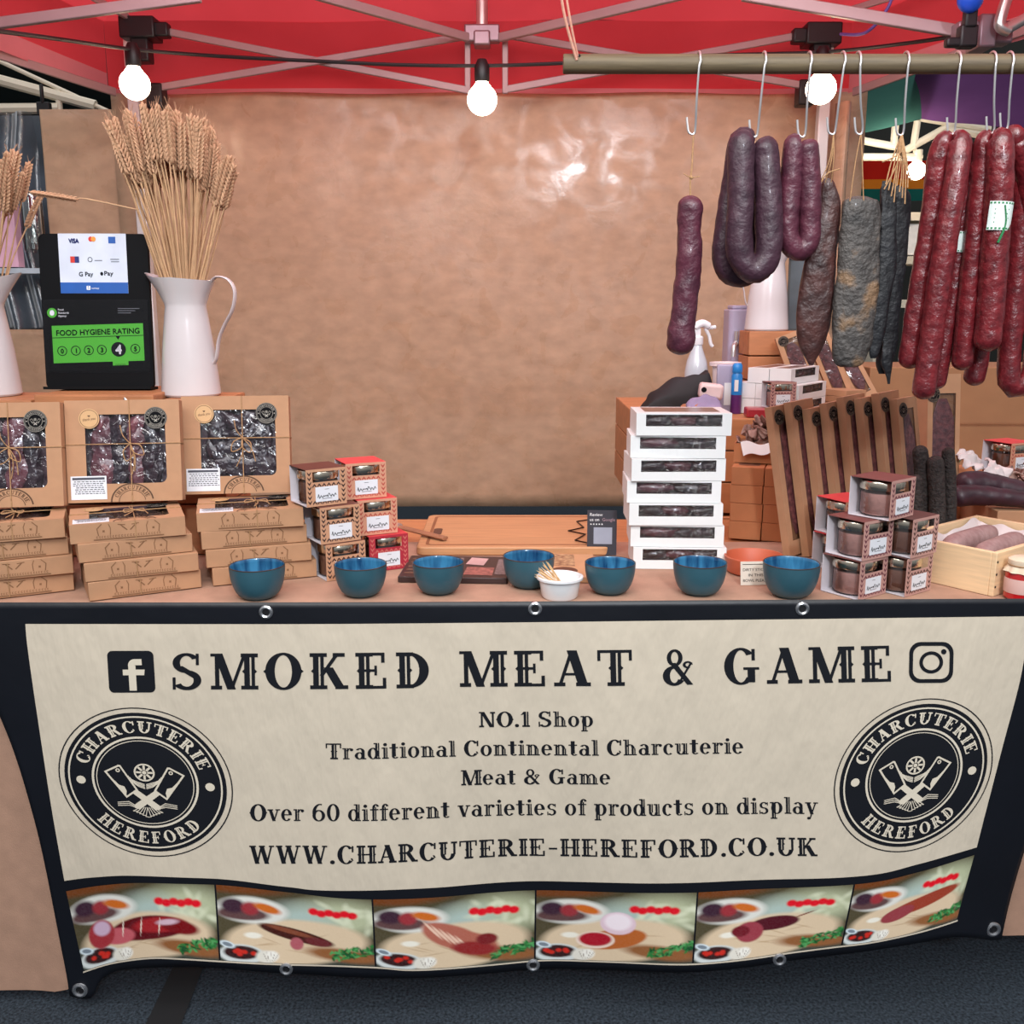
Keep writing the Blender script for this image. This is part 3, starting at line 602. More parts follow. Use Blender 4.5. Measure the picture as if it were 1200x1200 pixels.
# printed food photographs
def picture(kind, W=150, H=96):
    X, Y = np.meshgrid(np.linspace(0, 1, W), np.linspace(0, 1, H)); rg = np.random.RandomState(kind + 3)
    col = lambda c: np.array([lin(k) for k in c])
    img = np.zeros((H, W, 3)); img[:] = col((78, 70, 52)); img[:] += (Y * .08)[..., None] * col((120, 130, 110))
    def el(cx, cy, rx, ry, c, rot=0, soft=.25, a=1.0):
        dx, dy = X - cx, (Y - cy) * .62; ca, sa = math.cos(R(rot)), math.sin(R(rot)); u, v = (dx * ca + dy * sa) / rx, (-dx * sa + dy * ca) / (ry * .62)
        k = np.clip((1 - np.sqrt(u * u + v * v)) / soft, 0, 1)[..., None] * a; img[:] = img * (1 - k) + col(c) * k
    el(.5, .95, .9, .28, (70, 74, 66)); el(.12, .0, .4, .12, (112, 66, 40), 0, .5); el(.8, .3, .4, .36, (176, 182, 150), 0, .6); el(.55, .35, .3, .3, (168, 186, 178), 0, .8)
    for i in range(16): el(.62 + .4 * rg.rand(), .1 + .4 * rg.rand(), .05 + .06 * rg.rand(), .05, (214, 218, 190), 180 * rg.rand(), .8, .6)
    el(.5, .7, .5, .34, (212, 190, 160), -4, .15); [el(.25 + .5 * rg.rand(), .6 + .25 * rg.rand(), .1, .012, (176, 146, 112), 60 * rg.rand() - 30, .8, .6) for _ in range(10)]; el(.8, .86, .3, .12, (142, 94, 60), 8, .4)
    el(.22, .3, .26, .2, (214, 214, 206), 0, .2); el(.16, .36, .2, .1, (96, 70, 70), 0, .3); el(.1, .26, .1, .12, (66, 46, 58), 0, .4); el(.21, .28, .07, .11, (150, 56, 62), 0, .4); el(.32, .26, .11, .07, (196, 104, 44), 18, .4)
    for i in range(6): el(.62 + .05 * i, .24 + .02 * (i % 2), .042, .065, (214, 34, 46), 0, .4)
    el(.14, .9, .16, .14, (206, 212, 210), 0, .15); el(.14, .88, .13, .1, (60, 40, 40), 0, .2)
    for i in range(6): el(.06 + .16 * rg.rand(), .84 + .07 * rg.rand(), .025, .035, (196, 52, 44), 0, .5)
    el(.3, .92, .08, .1, (220, 216, 204), 0, .3); el(.34, .9, .05, .08, (236, 232, 222), 20, .4); [el(.29 + .018 * i, .92, .003, .08, (150, 140, 130), -20 + 12 * i, .6) for i in range(5)]; el(.05, .78, .06, .05, (206, 220, 226), 20, .3); el(.05, .78, .04, .03, (120, 130, 140), 20, .3); el(.22, .64, .07, .05, (232, 228, 214), 0, .4)
    for i in range(70):
        t = rg.rand(); el(.72 + .28 * t, .88 - .12 * t + .13 * (rg.rand() - .5), .03, .018, ((52, 118, 62), (84, 156, 92), (36, 84, 50))[i % 3], rg.rand() * 180, .6)
    red, dk, pk = (142, 40, 46), (96, 30, 36), (198, 128, 138)
    if kind == 0:
        el(.52, .6, .3, .17, dk, -6, .12); el(.6, .56, .22, .12, (160, 46, 50), -6, .3); el(.74, .58, .16, .11, (120, 32, 36), 12, .3); el(.3, .68, .13, .12, (188, 92, 100), 0, .2); el(.18, .62, .1, .2, (158, 56, 62), 18, .15); el(.19, .55, .07, .11, (196, 168, 190), 10, .3)
        for x in (.34, .47, .6): el(x, .58, .006, .15, (232, 220, 204), 10, .6)
        el(.66, .52, .1, .05, (206, 176, 190), -8, .5)
    elif kind == 1:
        el(.5, .6, .27, .09, (70, 38, 34), 16, .15); el(.46, .55, .2, .04, (128, 74, 56), 16, .4); el(.5, .72, .05, .1, (170, 92, 100), 0, .25); el(.64, .68, .1, .07, (104, 48, 50), 10, .3)
    elif kind == 2:
        for x, y, r in ((.45, .55, 35), (.52, .6, 35), (.6, .68, 20)): el(x, y, .2, .16, (172, 102, 86), r, .2); 
        for i in range(5): el(.36 + .05 * i, .46 + .06 * i, .012, .2, (226, 190, 168), -35, .5)
        el(.62, .76, .17, .11, (140, 50, 50), 10, .3); el(.7, .64, .08, .09, (120, 44, 46), 0, .3)
    elif kind == 3:
        el(.5, .68, .22, .15, (176, 98, 52), -12, .12); el(.38, .7, .13, .13, (228, 206, 190), 0, .1); el(.38, .69, .115, .11, (166, 38, 50), 0, .2); el(.52, .45, .12, .17, (216, 190, 200), 14, .1); el(.52, .43, .1, .14, (236, 222, 228), 14, .3)
    elif kind == 4:
        el(.52, .52, .18, .11, (84, 36, 44), -4, .15); el(.36, .62, .1, .16, (150, 66, 76), 30, .15); el(.3, .6, .07, .09, (112, 40, 48), 0, .25); el(.72, .42, .1, .012, (110, 50, 40), -24, .5)
    else:
        el(.62, .52, .34, .11, (150, 66, 50), -12, .15); el(.42, .62, .15, .11, (146, 66, 72), -14, .12)
    img = .5 + (img - .5) * 1.12 + .02 if 0 else img * 1.22 - .012
    img += (rg.rand(H, W, 1) - .5) * .025
    return np.clip(img, 0, 1)
PRINT = attr_mat('printed_photo_ink', .42)
ptop = curve1([(74, 1048), (120, 1038), (170, 1033), (252, 1035), (340, 1044), (437, 1051), (628, 1048), (817, 1044), (998, 1033), (1075, 1019), (1144, 1003)])
pbot = curve1([(93, 1146), (130, 1132), (175, 1122), (212, 1120), (257, 1121), (340, 1126), (440, 1130), (493, 1134), (627, 1133), (815, 1126), (985, 1105), (1050, 1094), (1122, 1078)])
PT = [74, 253, 437, 628, 817, 999, 1144]; PB = [93, 260, 441, 627, 811, 984.5, 1122]
for i in range(6):
    k0 = lambda v, i=i: PT[i] + 1 + (PB[i] - PT[i]) * v; k1 = lambda v, i=i: PT[i + 1] - 1 + (PB[i + 1] - PT[i + 1]) * v
    o = decal('printed_photo', PRINT, k0, k1, ptop, lambda x: pbot(x) - 1, 149, 95, .0012)
    at = o.data.color_attributes.new('print', 'FLOAT_COLOR', 'POINT'); im = picture(i); im = np.concatenate([im, np.ones(im.shape[:2] + (1,))], 2); at.data.foreach_set('color', im.astype(np.float32).ravel())
decal('edge_line', CREAM, lambda v: 93, lambda v: 1122, lambda x: pbot(x) - .6, lambda x: pbot(x) + 1.2, 160, 1, .0013)
# eyelets
EY = mat('eyelet_metal', (196, 198, 202), .25, .9)
for px, py, k in ((312, 717, 1), (627, 713, 1), (940, 713, 1), (337, 1131, .95), (625, 1138, .95), (912, 1121, .95), (89, 1168, 1.1), (1169, 1096, 1.1)):
    p = bs(px, py, .001); s = mpp(p) * 8.5 * k; b = MB(); b.M = Matrix.Translation(p) @ Matrix.Rotation(R(90), 4, 'X')
    b.lathe([(s * .5, 0), (s * .52, .002), (s * .72, .0035), (s * .95, .002), (s, 0)], 24); b.cur = 1; b.lathe([(1e-6, .0004), (s * .5, .0004)], 24); b.build('eyelet', [EY, BLACKP], banner)

# ================================================================== OBJECTS ON THE TABLE
def Rz(a): return Matrix.Rotation(a, 4, 'Z')
def corner_loc(px, py, z, rz, dx, dy):        # centre of a thing whose front-left bottom corner is seen at a pixel
    p = atZ(px, py, z); o = Rz(rz) @ Vector((dx, dy, 0)); return Vector((p.x + o.x, p.y + o.y, z))
# ---------------------------------------------------------------- blue sampling bowls
BOWL_OUT = mat('bowl_matte_teal', (50, 90, 104), .42, var=.12, scale=9, bump=.05, bscale=120)
BOWL_IN = mat('bowl_glaze_blue', (60, 126, 166), .12, var=.3, scale=60, stretch=(1, 1, .12), col2=(14, 52, 92), coat=.5, contrast=1.3)
BOWL_RIM = mat('bowl_rim_brown', (58, 50, 46), .3)
def bowl_mesh(r=.052, h=.064, n=48):
    b = MB(); out = [(1e-6, 0), (.48 * r, 0), (.5 * r, .003)] + [(r * (.5 + .5 * math.sin(t * PI / 2) ** .8), h * (.04 + .94 * (1 - math.cos(t * PI / 2)) ** .85)) for t in [i / 12 for i in range(1, 13)]]
    b.lathe(out, n); rim = [(r, h * .98), (r * 1.003, h), (r * .985, h * 1.012), (r * .965, h * .995)]; b.cur = 1; b.lathe(rim, n)
    b.cur = 2; ins = [(r * .965, h * .995)] + [(r * .95 * (.42 + .58 * math.sin(t * PI / 2) ** .8), h * (.1 + .88 * (1 - math.cos(t * PI / 2)) ** .85)) for t in [i / 12 for i in range(12, 0, -1)]] + [(.3 * r, h * .09), (1e-6, h * .085)]
    b.lathe(ins[::1], n); return b
b0 = None
bl = ['teal bowl furthest left, in front of the kraft box stack', 'teal bowl in front of the column of boxed jars', 'teal bowl in front of the dark brown packet', 'teal bowl right behind the white toothpick pot', 'teal bowl in front of the card with a pale square', 'teal bowl in front of the white box stack', 'teal bowl beside the small lettered card and terracotta dish']
for i, (px, py, w) in enumerate(((299, 705, 64), (421, 702, 61), (513, 699, 60), (620, 696, 60), (716, 699, 59), (822, 700, 62), (930, 703, 65))):
    p = atZ(px, py, TZ); p.y += .026
    if i == 3: p.y = 1.832
    if b0 is None: b0 = bowl_mesh().build('sampling_bowl', [BOWL_OUT, BOWL_RIM, BOWL_IN], clean=True); o = b0
    else: o = b0.copy(); COL.objects.link(o)
    o.location = (p.x, p.y, TZ + .0005); o.rotation_euler = (0, 0, i * 1.3); k = w * mpp(p) / 2 / .052; o.scale = (k, k, k); tag(o, bl[i], 'bowl', 'teal sampling bowls along the table edge')
# white pot with toothpicks
rp_ = Vector((.089, 1.762, TZ + .0005))
PORC = mat('white_porcelain', (236, 238, 240), .18, var=.01, coat=.4)
b = MB(); b.lathe([(1e-6, 0), (.031, 0), (.034, .004), (.039, .034), (.0435, .036), (.0435, .04), (.039, .041), (.0365, .038), (.032, .006), (1e-6, .005)], 44)
tag(b.build('toothpick_pot', PORC, loc=rp_, clean=True), 'small white ramekin full of toothpicks on the table edge', 'pot')
PICK = mat('birch_pick', (226, 190, 140), .6, var=.1, scale=90)
for i in range(17):
    k = i / 16; base = Vector((rp_.x + .014 + .008 * rnd.random() - .006 * k, rp_.y - .016 + .03 * rnd.random(), rp_.z + .008 + .003 * rnd.random()))
    tip = atY(617 + 24 * k + rnd.uniform(-2, 2), 670 - 12 * k + rnd.uniform(-3, 3), rp_.y - .02 + .025 * rnd.random()); v = tip - base; v = v.normalized() * .072
    b = MB(); b.tube([(0, 0, 0), v * .08, v * .85, v], [.0003, .0011, .0011, .0002], 6)
    tag(b.build('toothpick', PICK, loc=base), 'pale wooden toothpick leaning left in the white ramekin', 'toothpick', 'toothpicks in the white ramekin')

# ---------------------------------------------------------------- kraft gift boxes
STICK_D = mat('black_sticker', (16, 16, 19), .75, spec=.1); STICK_L = mat('sticker_silver', (168, 162, 152), .45); THANKS = mat('kraft_sticker', (206, 164, 116), .5, var=.04)
def front_print(par, w, h, d, s=1.0):
    q = MB(); fn = lambda x, y: (x, -d / 2 - .0006, y)
    pl = []
    for sx_ in (-1, 1):
        pl += stroke2([(sx_ * .052 * s, h * .34), (sx_ * .054 * s, h * .7), (sx_ * .046 * s, h * .92)], .0016)
        pl += stroke2([(sx_ * .032 * s, h * .36), (sx_ * .031 * s, h * .7), (sx_ * .034 * s, h * .9)], .0013)
        pl += [[(sx_ * .043 * s + .0028 * math.cos(a * PI / 4) * (1 if a % 2 else .6), h * .56 + .0028 * math.sin(a * PI / 4) * (1 if a % 2 else .6)) for a in range(8)]]
        pl += stroke2([(sx_ * .003, h * .55), (sx_ * .013, h * .82)], .002) + stroke2([(sx_ * .006, h * .82), (sx_ * .018, h * .86)], .0014)
    x = -.056 * s
    while x < .056 * s:
        ww = rnd.choice((.003, .0035, .004)); pl += [[(x, h * .2), (x + .0008, h * .2), (x + .0008, h * .31), (x, h * .31)], [(x, h * .2), (x + ww * .7, h * .2), (x + ww * .7, h * .22), (x, h * .22)], [(x, h * .29), (x + ww * .7, h * .29), (x + ww * .7, h * .31), (x, h * .31)]]; x += ww + .0012
    pl += stroke2([(-.06 * s, h * .13), (.06 * s, h * .13)], .0022)
    q.polys(pl, fn); return q.build('printed_mark', INKF, par, smooth=0)
def sticker(par, x, y, r, z, dark=True):
    q = MB(); q.lathe([(r, 0), (r, .0004), (1e-6, .0005)], 32)
    o = q.build('badge_sticker' if dark else 'round_sticker', STICK_D if dark else THANKS, par, loc=(x, y, z))
    q = MB()
    if dark: q.polys(EMB_S[1] + ring2(.95, .98, 28), lambda a, c: (a * r, c * r, .0008)); q.build('sticker_print', STICK_L, o, smooth=0)
    else:
        pl, w = sans('thank you'); q.polys(ring2(.86, .9, 28), lambda a, c: (a * r, c * r, .0008)); q.polys([[(-.62 + a * 1.24 / w, -.25 + c * .28 + a * .03) for a, c in p] for p in pl], lambda a, c: (a * r, c * r, .0008))
        q.polys([[(-.14, .3), (0, .16), (.14, .3), (.07, .36), (0, .31), (-.07, .36)]], lambda a, c: (a * r, c * r, .0008)); q.build('sticker_print', INK, o, smooth=0)
def label_card(par, x0, y0, x1, y1, z):
    q = MB(); q.box(((x0 + x1) / 2, (y0 + y1) / 2, z), (x1 - x0, y1 - y0, .0006)); o = q.build('ingredient_label', PAPERLBL, par); q = MB(); w, h = x1 - x0, y1 - y0
    q.polys([[(x0 + w * .05, y1 - h * .16), (x1 - w * .05, y1 - h * .16), (x1 - w * .05, y1 - h * .06), (x0 + w * .05, y1 - h * .06)]], lambda a, c: (a, c, z + .0006))
    for i in range(7):
        a = .05 + .12 * rnd.random(); yy = y1 - h * (.25 + .085 * i); xx = x0 + w * a
        while xx < x1 - w * (.05 + .1 * rnd.random()): ww = w * rnd.uniform(.04, .1); q.polys([[(xx, yy), (xx + ww, yy), (xx + ww, yy + h * .035), (xx, yy + h * .035)]], lambda a_, c: (a_, c, z + .0006)); xx += ww + w * .025
    q.build('label_print', mat('grey_ink', (70, 72, 84), .6), o, smooth=0)
def bow(par, x, y, z, s=1.0, seed=0):
    r_ = random.Random(seed); q = MB()
    for a, L in ((r_.uniform(230, 260), .035), (r_.uniform(290, 320), .034)):
        dx, dy = math.cos(R(a)), math.sin(R(a)); px_, py_ = -dy, dx
        q.tube(spline([(x, y, z), (x + (dx * .5 + px_ * .3) * L * s, y + (dy * .5 + py_ * .3) * L * s, z + .004), (x + dx * L * s, y + dy * L * s, z + .003), (x + (dx * .5 - px_ * .25) * L * s, y + (dy * .5 - py_ * .25) * L * s, z + .005), (x, y, z + .001)], 6), .0011, 6)
    for a, L in ((r_.uniform(250, 275), .06), (r_.uniform(275, 300), .055), (r_.uniform(95, 130), .04)):
        q.tube(spline([(x, y, z), (x + math.cos(R(a + 12)) * L * .5 * s, y + math.sin(R(a + 12)) * L * .5 * s, z + .003), (x + math.cos(R(a)) * L * s, y + math.sin(R(a)) * L * s, z + .0015)], 6), .001, 6)
    q.ball((x, y, z), .003, 8, 6); return q.build('bow', TWINE, par)
def gift_box(label, loc, rot, w=.215, d=.2, h=.036, window=True, seed=0, meat=MEATP, group=None, flip=0):
    r_ = random.Random(seed); t = thing('gift_box', label, 'box', loc, rot, group)
    if not window:
        b = MB(); b.box((0, 0, h / 2 + .0005), (w, d, h - .001)); b.build('carton', KRAFT, t, bevel=.0012); front_print(t, w, h, d)
        b = MB(); b.tube(spline([(-.01, -d / 2 - .0012, h * .9), (-.01, -d / 2 - .0014, .002)], 3), .0009, 6); b.build('twine', TWINE, t); return t
    x0, x1, y0, y1 = -w * .33, w * .37, -d * .32, d * .36; dep = .022
    out = rrect(-w / 2, -d / 2, w / 2, d / 2, .0012, 5); win = rrect(x0, y0, x1, y1, .012, 5)
    b = MB()
    for p in frame2(out, win): b.add([(x, y, h) for x, y in p], [(0, 1, 2, 3)])
    k = len(out)
    for i in range(k):
        a, c = out[i], out[(i + 1) % k]; b.add([(a[0], a[1], .0005), (c[0], c[1], .0005), (c[0], c[1], h), (a[0], a[1], h)], [(0, 1, 2, 3)])
        a, c = win[i], win[(i + 1) % k]; b.cur = 1; b.add([(a[0], a[1], h), (c[0], c[1], h), (c[0], c[1], h - dep), (a[0], a[1], h - dep)], [(0, 1, 2, 3)]); b.cur = 0
    b.add([(x, y, .0005) for x, y in out[::-1]], [list(range(k))]); b.cur = 1; b.add([(x, y, h - dep) for x, y in win], [list(range(k))])
    b.build('carton', [KRAFT, BOXDARK], t, smooth=0, clean=True)
    b = MB(); W, D = x1 - x0, y1 - y0; 
    n = 13 + seed % 3
    for i in range(n):
        gx, gy = (i % 4) / 3, (i // 4) / 3; cx, cy = x0 + W * (.2 + .6 * gx), y0 + D * (.16 + .68 * min(1, gy)); ang = r_.uniform(.9, 2.2) if seed % 2 else r_.random() * PI; ang = ang if .25 < gx < .75 else PI / 2
        b.M = Matrix.Translation((cx, cy, h - dep * .62)) @ Rz(ang); b.cur = i % 2; b.ball((0, 0, 0), (W * r_.uniform(.2, .34), D * r_.uniform(.1, .19), dep * .44), 18, 10, .4, seed * 9 + i)
    b.M = None; b.build('cured_meat', [meat, MEATD], t)
    b = MB(); b.grid(lambda u, v: (x0 + W * u, y0 + D * v, h - .003 + .0016 * mnoise.noise(Vector((u * 7, v * 7, seed)))), 26, 26); b.build('window_film', FILM, t)
    z = h + .0006
    q = MB(); q.box((w * .06, 0, h + .001), (.0016, d, .0016)); q.box((w * .06, -d / 2 - .0006, h / 2), (.0016, .0016, h)); q.box((0, d * .07, h + .001), (w, .0016, .0016)); q.box((w / 2 + .0006, d * .07, h / 2), (.0016, .0016, h)); q.box((-w / 2 - .0006, d * .07, h / 2), (.0016, .0016, h)); q.build('twine', TWINE, t)
    bow(t, w * .06, d * (.02 if flip else .07), h + .003, 1.0, seed)
    sticker(t, w * .29, d * .32, w * .1, z); sticker(t, -w * .29, d * .32, w * .09, z, False)
    label_card(t, -w * .47, -d * .47, -w * .16, -d * .24, z)
    q = MB(); cx = w * .06
    pl = [[(x, y) for x, y in p] for p in ring2(.93, 1, 48) + ring2(.6, .63, 48) + arc_text('CHARCUTERIE', .68, .2, 160, 20)] 
    pl = [[(cx + x * w * .19, -d / 2 + y * w * .17) for x, y in p] for p in pl if min(y for x, y in p) > .0]; q.polys(pl, lambda x, y: (x, y, h + .0004)); q.build('half_badge_print', INK, t, smooth=0)
    front_print(t, w, h, d); return t
HB = .036
ord_ = ['lowest', 'second from bottom', 'third from bottom', 'topmost']
stacks = [('left edge', -53, 709, 25, [0, .3, -.6, -1.2]), ('middle', 105, 706, 26, [0, -.7, -2, -4]), ('right', 250, 688, 19, [0, -1.6, -2.6, -3.6])]
for si, (nm, px, py, rz, dxs) in enumerate(stacks):
    for k in range(4):
        a = R(rz + (2, -1, 1, -3)[k]); loc = corner_loc(px + dxs[k] * 4, py, TZ, a, .1, .08)
        loc.z = TZ + .0008 + k * HB
        where = {'left edge': 'of the kraft box stack cut by the left edge', 'middle': 'of the kraft box stack below the middle standing gift box', 'right': 'of the kraft box stack beside the boxed jars'}[nm]
        gift_box('%s kraft box %s' % (ord_[k], where), loc, a, .2, .16, window=(k == 3), seed=si * 5 + k + 1, meat=MEATD, group='stacked kraft gift boxes', flip=1)
lean = R(80)
for i, (px, py, rz, lab, seed, mt) in enumerate(((6, 601, 9, 'standing kraft gift box with window, cut by the left edge', 11, MEATP), (148, 594, 9, 'standing kraft gift box with window below the hygiene sign', 23, MEATP), (279, 584, 7, 'standing kraft gift box with window, nearest the boxed jars', 32, MEATD))):
    p = atZ(px, py, TZ + 4 * HB); a = R(rz)
    rot = (Matrix.Rotation(a, 4, 'Z') @ Matrix.Rotation(lean, 4, 'X')).to_euler()
    off = Matrix.Rotation(a, 4, 'Z') @ Vector((0, HB * math.sin(lean) + .1 * math.cos(lean), .1 * math.sin(lean)))
    gift_box(lab, (p.x + off.x, p.y + off.y, TZ + 4 * HB + .0042 + off.z), rot, seed=seed, meat=mt, group='standing kraft gift boxes')
# wooden crates behind them that carry the sign and jugs
CRW = mat('orange_pine', (176, 116, 76), .6, var=.16, scale=5, stretch=(2, 10, 10), bump=.1, bscale=60)
def plank_crate(label, x0, x1, y0, y1, z0, z1, m=CRW, cat='crate'):
    t = thing('wooden_crate', label, cat, ((x0 + x1) / 2, (y0 + y1) / 2, z0 + .0006)); w, d, h = x1 - x0, y1 - y0, z1 - z0 - .0006; n = 3
    for i in range(n): 
        zz = h * (i + .5) / n; hh = h / n - .004
        b = MB(); b.box((0, -d / 2 + .006, zz), (w, .012, hh)); b.box((0, d / 2 - .006, zz), (w, .012, hh)); b.box((-w / 2 + .006, 0, zz), (.012, d - .024, hh)); b.box((w / 2 - .006, 0, zz), (.012, d - .024, hh)); b.build('slats', m, t, bevel=.0015)
    b = MB(); b.box((0, 0, h - .005), (w - .001, d - .001, .01)); b.build('top_board', m, t, bevel=.0015)
    b = MB()
    for i in (-1, 1):
        for j in (-1, 1): b.box((i * (w / 2 - .02), j * (d / 2 - .02), h / 2 - .006), (.016, .016, h - .012))
    b.build('corner_posts', m, t); return t
SZ = 1.192
xa, xb = atY(50, 460, 2.1).x, atY(187, 460, 2.1).x
plank_crate('orange-brown wooden crate under the hygiene rating sign', xa, xb, 2.06, 2.3, TZ, SZ + .008)
plank_crate('wooden crate under the enamel jug of wheat, mostly hidden by boxes', xb + .01, atY(262, 460, 2.1).x, 2.075, 2.27, TZ, SZ - .004)
plank_crate('wooden crate at far left under the second wheat jug', atY(-140, 460, 2.1).x, xa - .012, 2.07, 2.27, TZ, SZ - .004)

# ---------------------------------------------------------------- hygiene and payment sign
p = atZ(119, 457, SZ + .008); 
t = thing('rating_sign', 'black stand-up sign with payment card sheet above and green hygiene rating', 'sign', (p.x, p.y + .0, SZ + .0095), (R(-5), 0, R(2)))
W, H = .235, .335
b = MB(); b.M = Matrix.Rotation(R(90), 4, 'X'); b.prism(rrect(-W / 2, .0, W / 2, H, .014), -.006, .006); b.build('board', mat('sign_black', (11, 12, 15), .6, spec=.12), t, bevel=.001)
b = MB(); b.box((0, .0, .003), (W * .99, .05, .006)); b.build('foot', MATS['sign_black'], t)
su = lambda u, v, off=.0065: (-W / 2 + u * W, -off, H - v * H)
def sput(name, pl, m, off, par=t): q = MB(); q.polys(pl, lambda u, v: su(u, v, off)); return q.build(name, m, par, smooth=0)
b = MB(); b.box(((.187 + .805) / 2 * W - W / 2, -.0068, H * (1 - .19)), (.618 * W, .0012, .38 * H)); card = b.build('payment_sheet', mat('pale_sheet', (208, 216, 232), .45), t)
Bq = lambda x0, y0, x1, y1: [[(x0, y0), (x1, y0), (x1, y1), (x0, y1)]]
sput('blue_strip', Bq(.187, .31, .805, .38), mat('strip_blue', (24, 86, 168), .45), .0078)
asp = W / H
def stext(txt, u, v, wid=None, cap=.03, m=INK, off=.0082, name='sign_text', center=False, serif_=False, rot=0.0, bold=0):
    pl, w = (serif(txt) if serif_ else sans(txt)); k = cap if wid is None else None
    sx_ = (wid / w) if wid else cap / asp; sy = cap; u0 = u - sx_ * w / 2 if center else u
    return sput(name, [[(u0 + x * sx_ + e, v - y * sy - rot * x * sx_ + f) for x, y in p] for p in pl for e, f in (((0, 0),) if not bold else ((-bold, 0), (bold, 0), (0, bold), (0, -bold)))], m, off)
NB = mat('print_black', (16, 18, 24), .6, spec=.15); WH = mat('print_white', (238, 240, 242), .5)
stext('VISA', .285, .06, .09, .028, mat('visa_ink', (26, 40, 110), .5), bold=.003); sput('logo_disc', [[(.485 + .022 * math.cos(a * .35) , .035 + .016 * math.sin(a * .35)) for a in range(18)]], mat('logo_red', (206, 50, 40), .5), .0080); sput('logo_disc', [[(.51 + .022 * math.cos(a * .35), .035 + .016 * math.sin(a * .35)) for a in range(18)]], mat('logo_amber', (232, 150, 60), .5), .0083)
sput('logo_square', Bq(.645, .02, .71, .062), MATS['strip_blue'], .008); sput('logo_square', Bq(.29, .145, .33, .185), MATS['logo_red'], .008); sput('logo_square', Bq(.33, .145, .37, .185), MATS['visa_ink'], .008)
sput('logo_ring', [[(.47 + x * .022, .165 + y * .016) for x, y in q] for q in ring2(.75, 1, 20)], NB, .008)
for v, u0, u1 in ((.168, .51, .58), (.16, .655, .735), (.175, .66, .735)): sput('logo_line', Bq(u0, v, u1, v + .006), mat('grey_ink2', (120, 126, 140), .5), .008)
stext('G Pay', .36, .27, .13, .028, NB, bold=.001); stext('Pay', .59, .265, .085, .028, NB, bold=.001); sput('logo_disc', [[(.57 + .014 * math.cos(a * .35), .255 + .012 * math.sin(a * .35)) for a in range(18)]], NB, .008)
stext('S', .435, .352, None, .02, MATS['strip_blue'], .0086); sput('logo_tile', [[(x, y) for x, y in rrect(.425, .332, .46, .358, .005)]], WH, .0082); stext('sumup', .47, .352, .07, .012, WH)
b = MB(); b.box((0, -.0068, H * (1 - .655)), (.95 * W, .0012, .455 * H)); b.build('insert_card', mat('insert_black', (8, 9, 11), .5, spec=.12), t)
GR = mat('rating_green', (78, 178, 50), .4, var=.03); rt = .02
q4 = lambda x0, y0, x1, y1: [[(x, y - rt * (x - .1)) for x, y in ((x0, y0), (x1, y0), (x1, y1), (x0, y1))]]
sput('rating_panel', q4(.085, .588, .925, .83) + q4(.63, .83, .775, .856), GR, .0078)
sput('rule', q4(.085, .664, .925, .668), NB, .0082)
stext('FOOD HYGIENE RATING', .12, .652, .77, .036, NB, .0082, rot=rt, bold=.0016)
for i, u in enumerate((.17, .295, .415, .535, .69, .845)):
    v = .752 - rt * (u - .1)
    if i == 4:
        sput('rating_disc', [[(u + x * .068, v + y * .068 * asp) for x, y in q] for q in ring2(0, 1, 36)] + [[(u - .02, .668 - rt * (u - .1)), (u + .02, .668 - rt * (u - .1)), (u, .69 - rt * (u - .1))]], NB, .0082); stext('4', u, v + .028, None, .058, WH, .0088, center=True, bold=.004)
    else:
        sput('rating_ring', [[(u + x * .045, v + y * .045 * asp) for x, y in q] for q in ring2(.84, 1, 30)], NB, .0082); stext(str(i), u, v + .015, None, .03, NB, .0088, center=True, bold=.002)
stext('GOOD', .7, .846, .1, .012, NB, .0082, center=True)
sput('agency_logo', [[(.095 + x * .045, .505 + y * .045 * asp) for x, y in q] for q in ring2(.55, 1, 24)], MATS['rating_green'], .0078); sput('agency_logo', [[(.095 + x * .022, .505 + y * .028 * asp) for x, y in q] for q in ring2(0, 1, 16)], WH, .0078)
for k, s_ in enumerate(('Food', 'Standards', 'Agency')): stext(s_, .15, .49 + k * .02, None, .013, WH, .0078)
for k in range(3): sput('small_print', Bq(.7, .475 + .014 * k, .9 - .04 * k, .479 + .014 * k), mat('grey_ink3', (110, 112, 118), .5), .0078)
b = MB(); b.box((0, -.0105, H * (1 - .655)), (.965 * W, .0006, .47 * H)); b.build('clear_pocket', clear_mat('pocket_plastic', (250, 250, 252), .03, .1, .12, 12), t)

# ---------------------------------------------------------------- enamel jugs and wheat
ENAM = mat('white_enamel', (206, 201, 203), .2, var=.02, coat=.4)
def jug(label, loc, rz, h=.25):
    t = thing('enamel_jug', label, 'jug', loc, rz); s = h / .25
    prof = [(1e-6, .0), (.06, 0), (.063, .004), (.061, .03), (.055, .1), (.047, .16), (.043, .19), (.044, .197), (.052, .222), (.063, .246), (.0645, .25), (.062, .249), (.05, .222), (.0415, .197), (.041, .19), (.045, .16), (.052, .1), (.058, .03), (.055, .008), (1e-6, .006)]
    def sp_(p, a):
        x, y, z = p; k = max(0, (z - .195) / .055); c = max(0, math.cos(a - PI)) ** 6
        x -= .022 * k * c; return (x * s, y * s, (z + .012 * k * c - .006 * k * max(0, math.cos(a))) * s)
    b = MB(); b.lathe(prof, 48, sp_); b.build('body', ENAM, t, clean=True)
    b = MB(); pts = spline([(.056, 0, .236), (.074, 0, .252), (.1, 0, .246), (.113, 0, .222), (.106, 0, .185), (.085, 0, .15), (.071, 0, .12), (.064, 0, .085), (.057, 0, .07)], 8)
    b.tube([(x * s, y * s, z * s) for x, y, z in pts], .009 * s, 10, flat=.28); b.build('handle', ENAM, t); return t
STRAW = mat('wheat_straw', (196, 158, 120), .7, var=.16, scale=30); EAR = mat('wheat_ear', (186, 146, 114), .75, var=.2, scale=60)
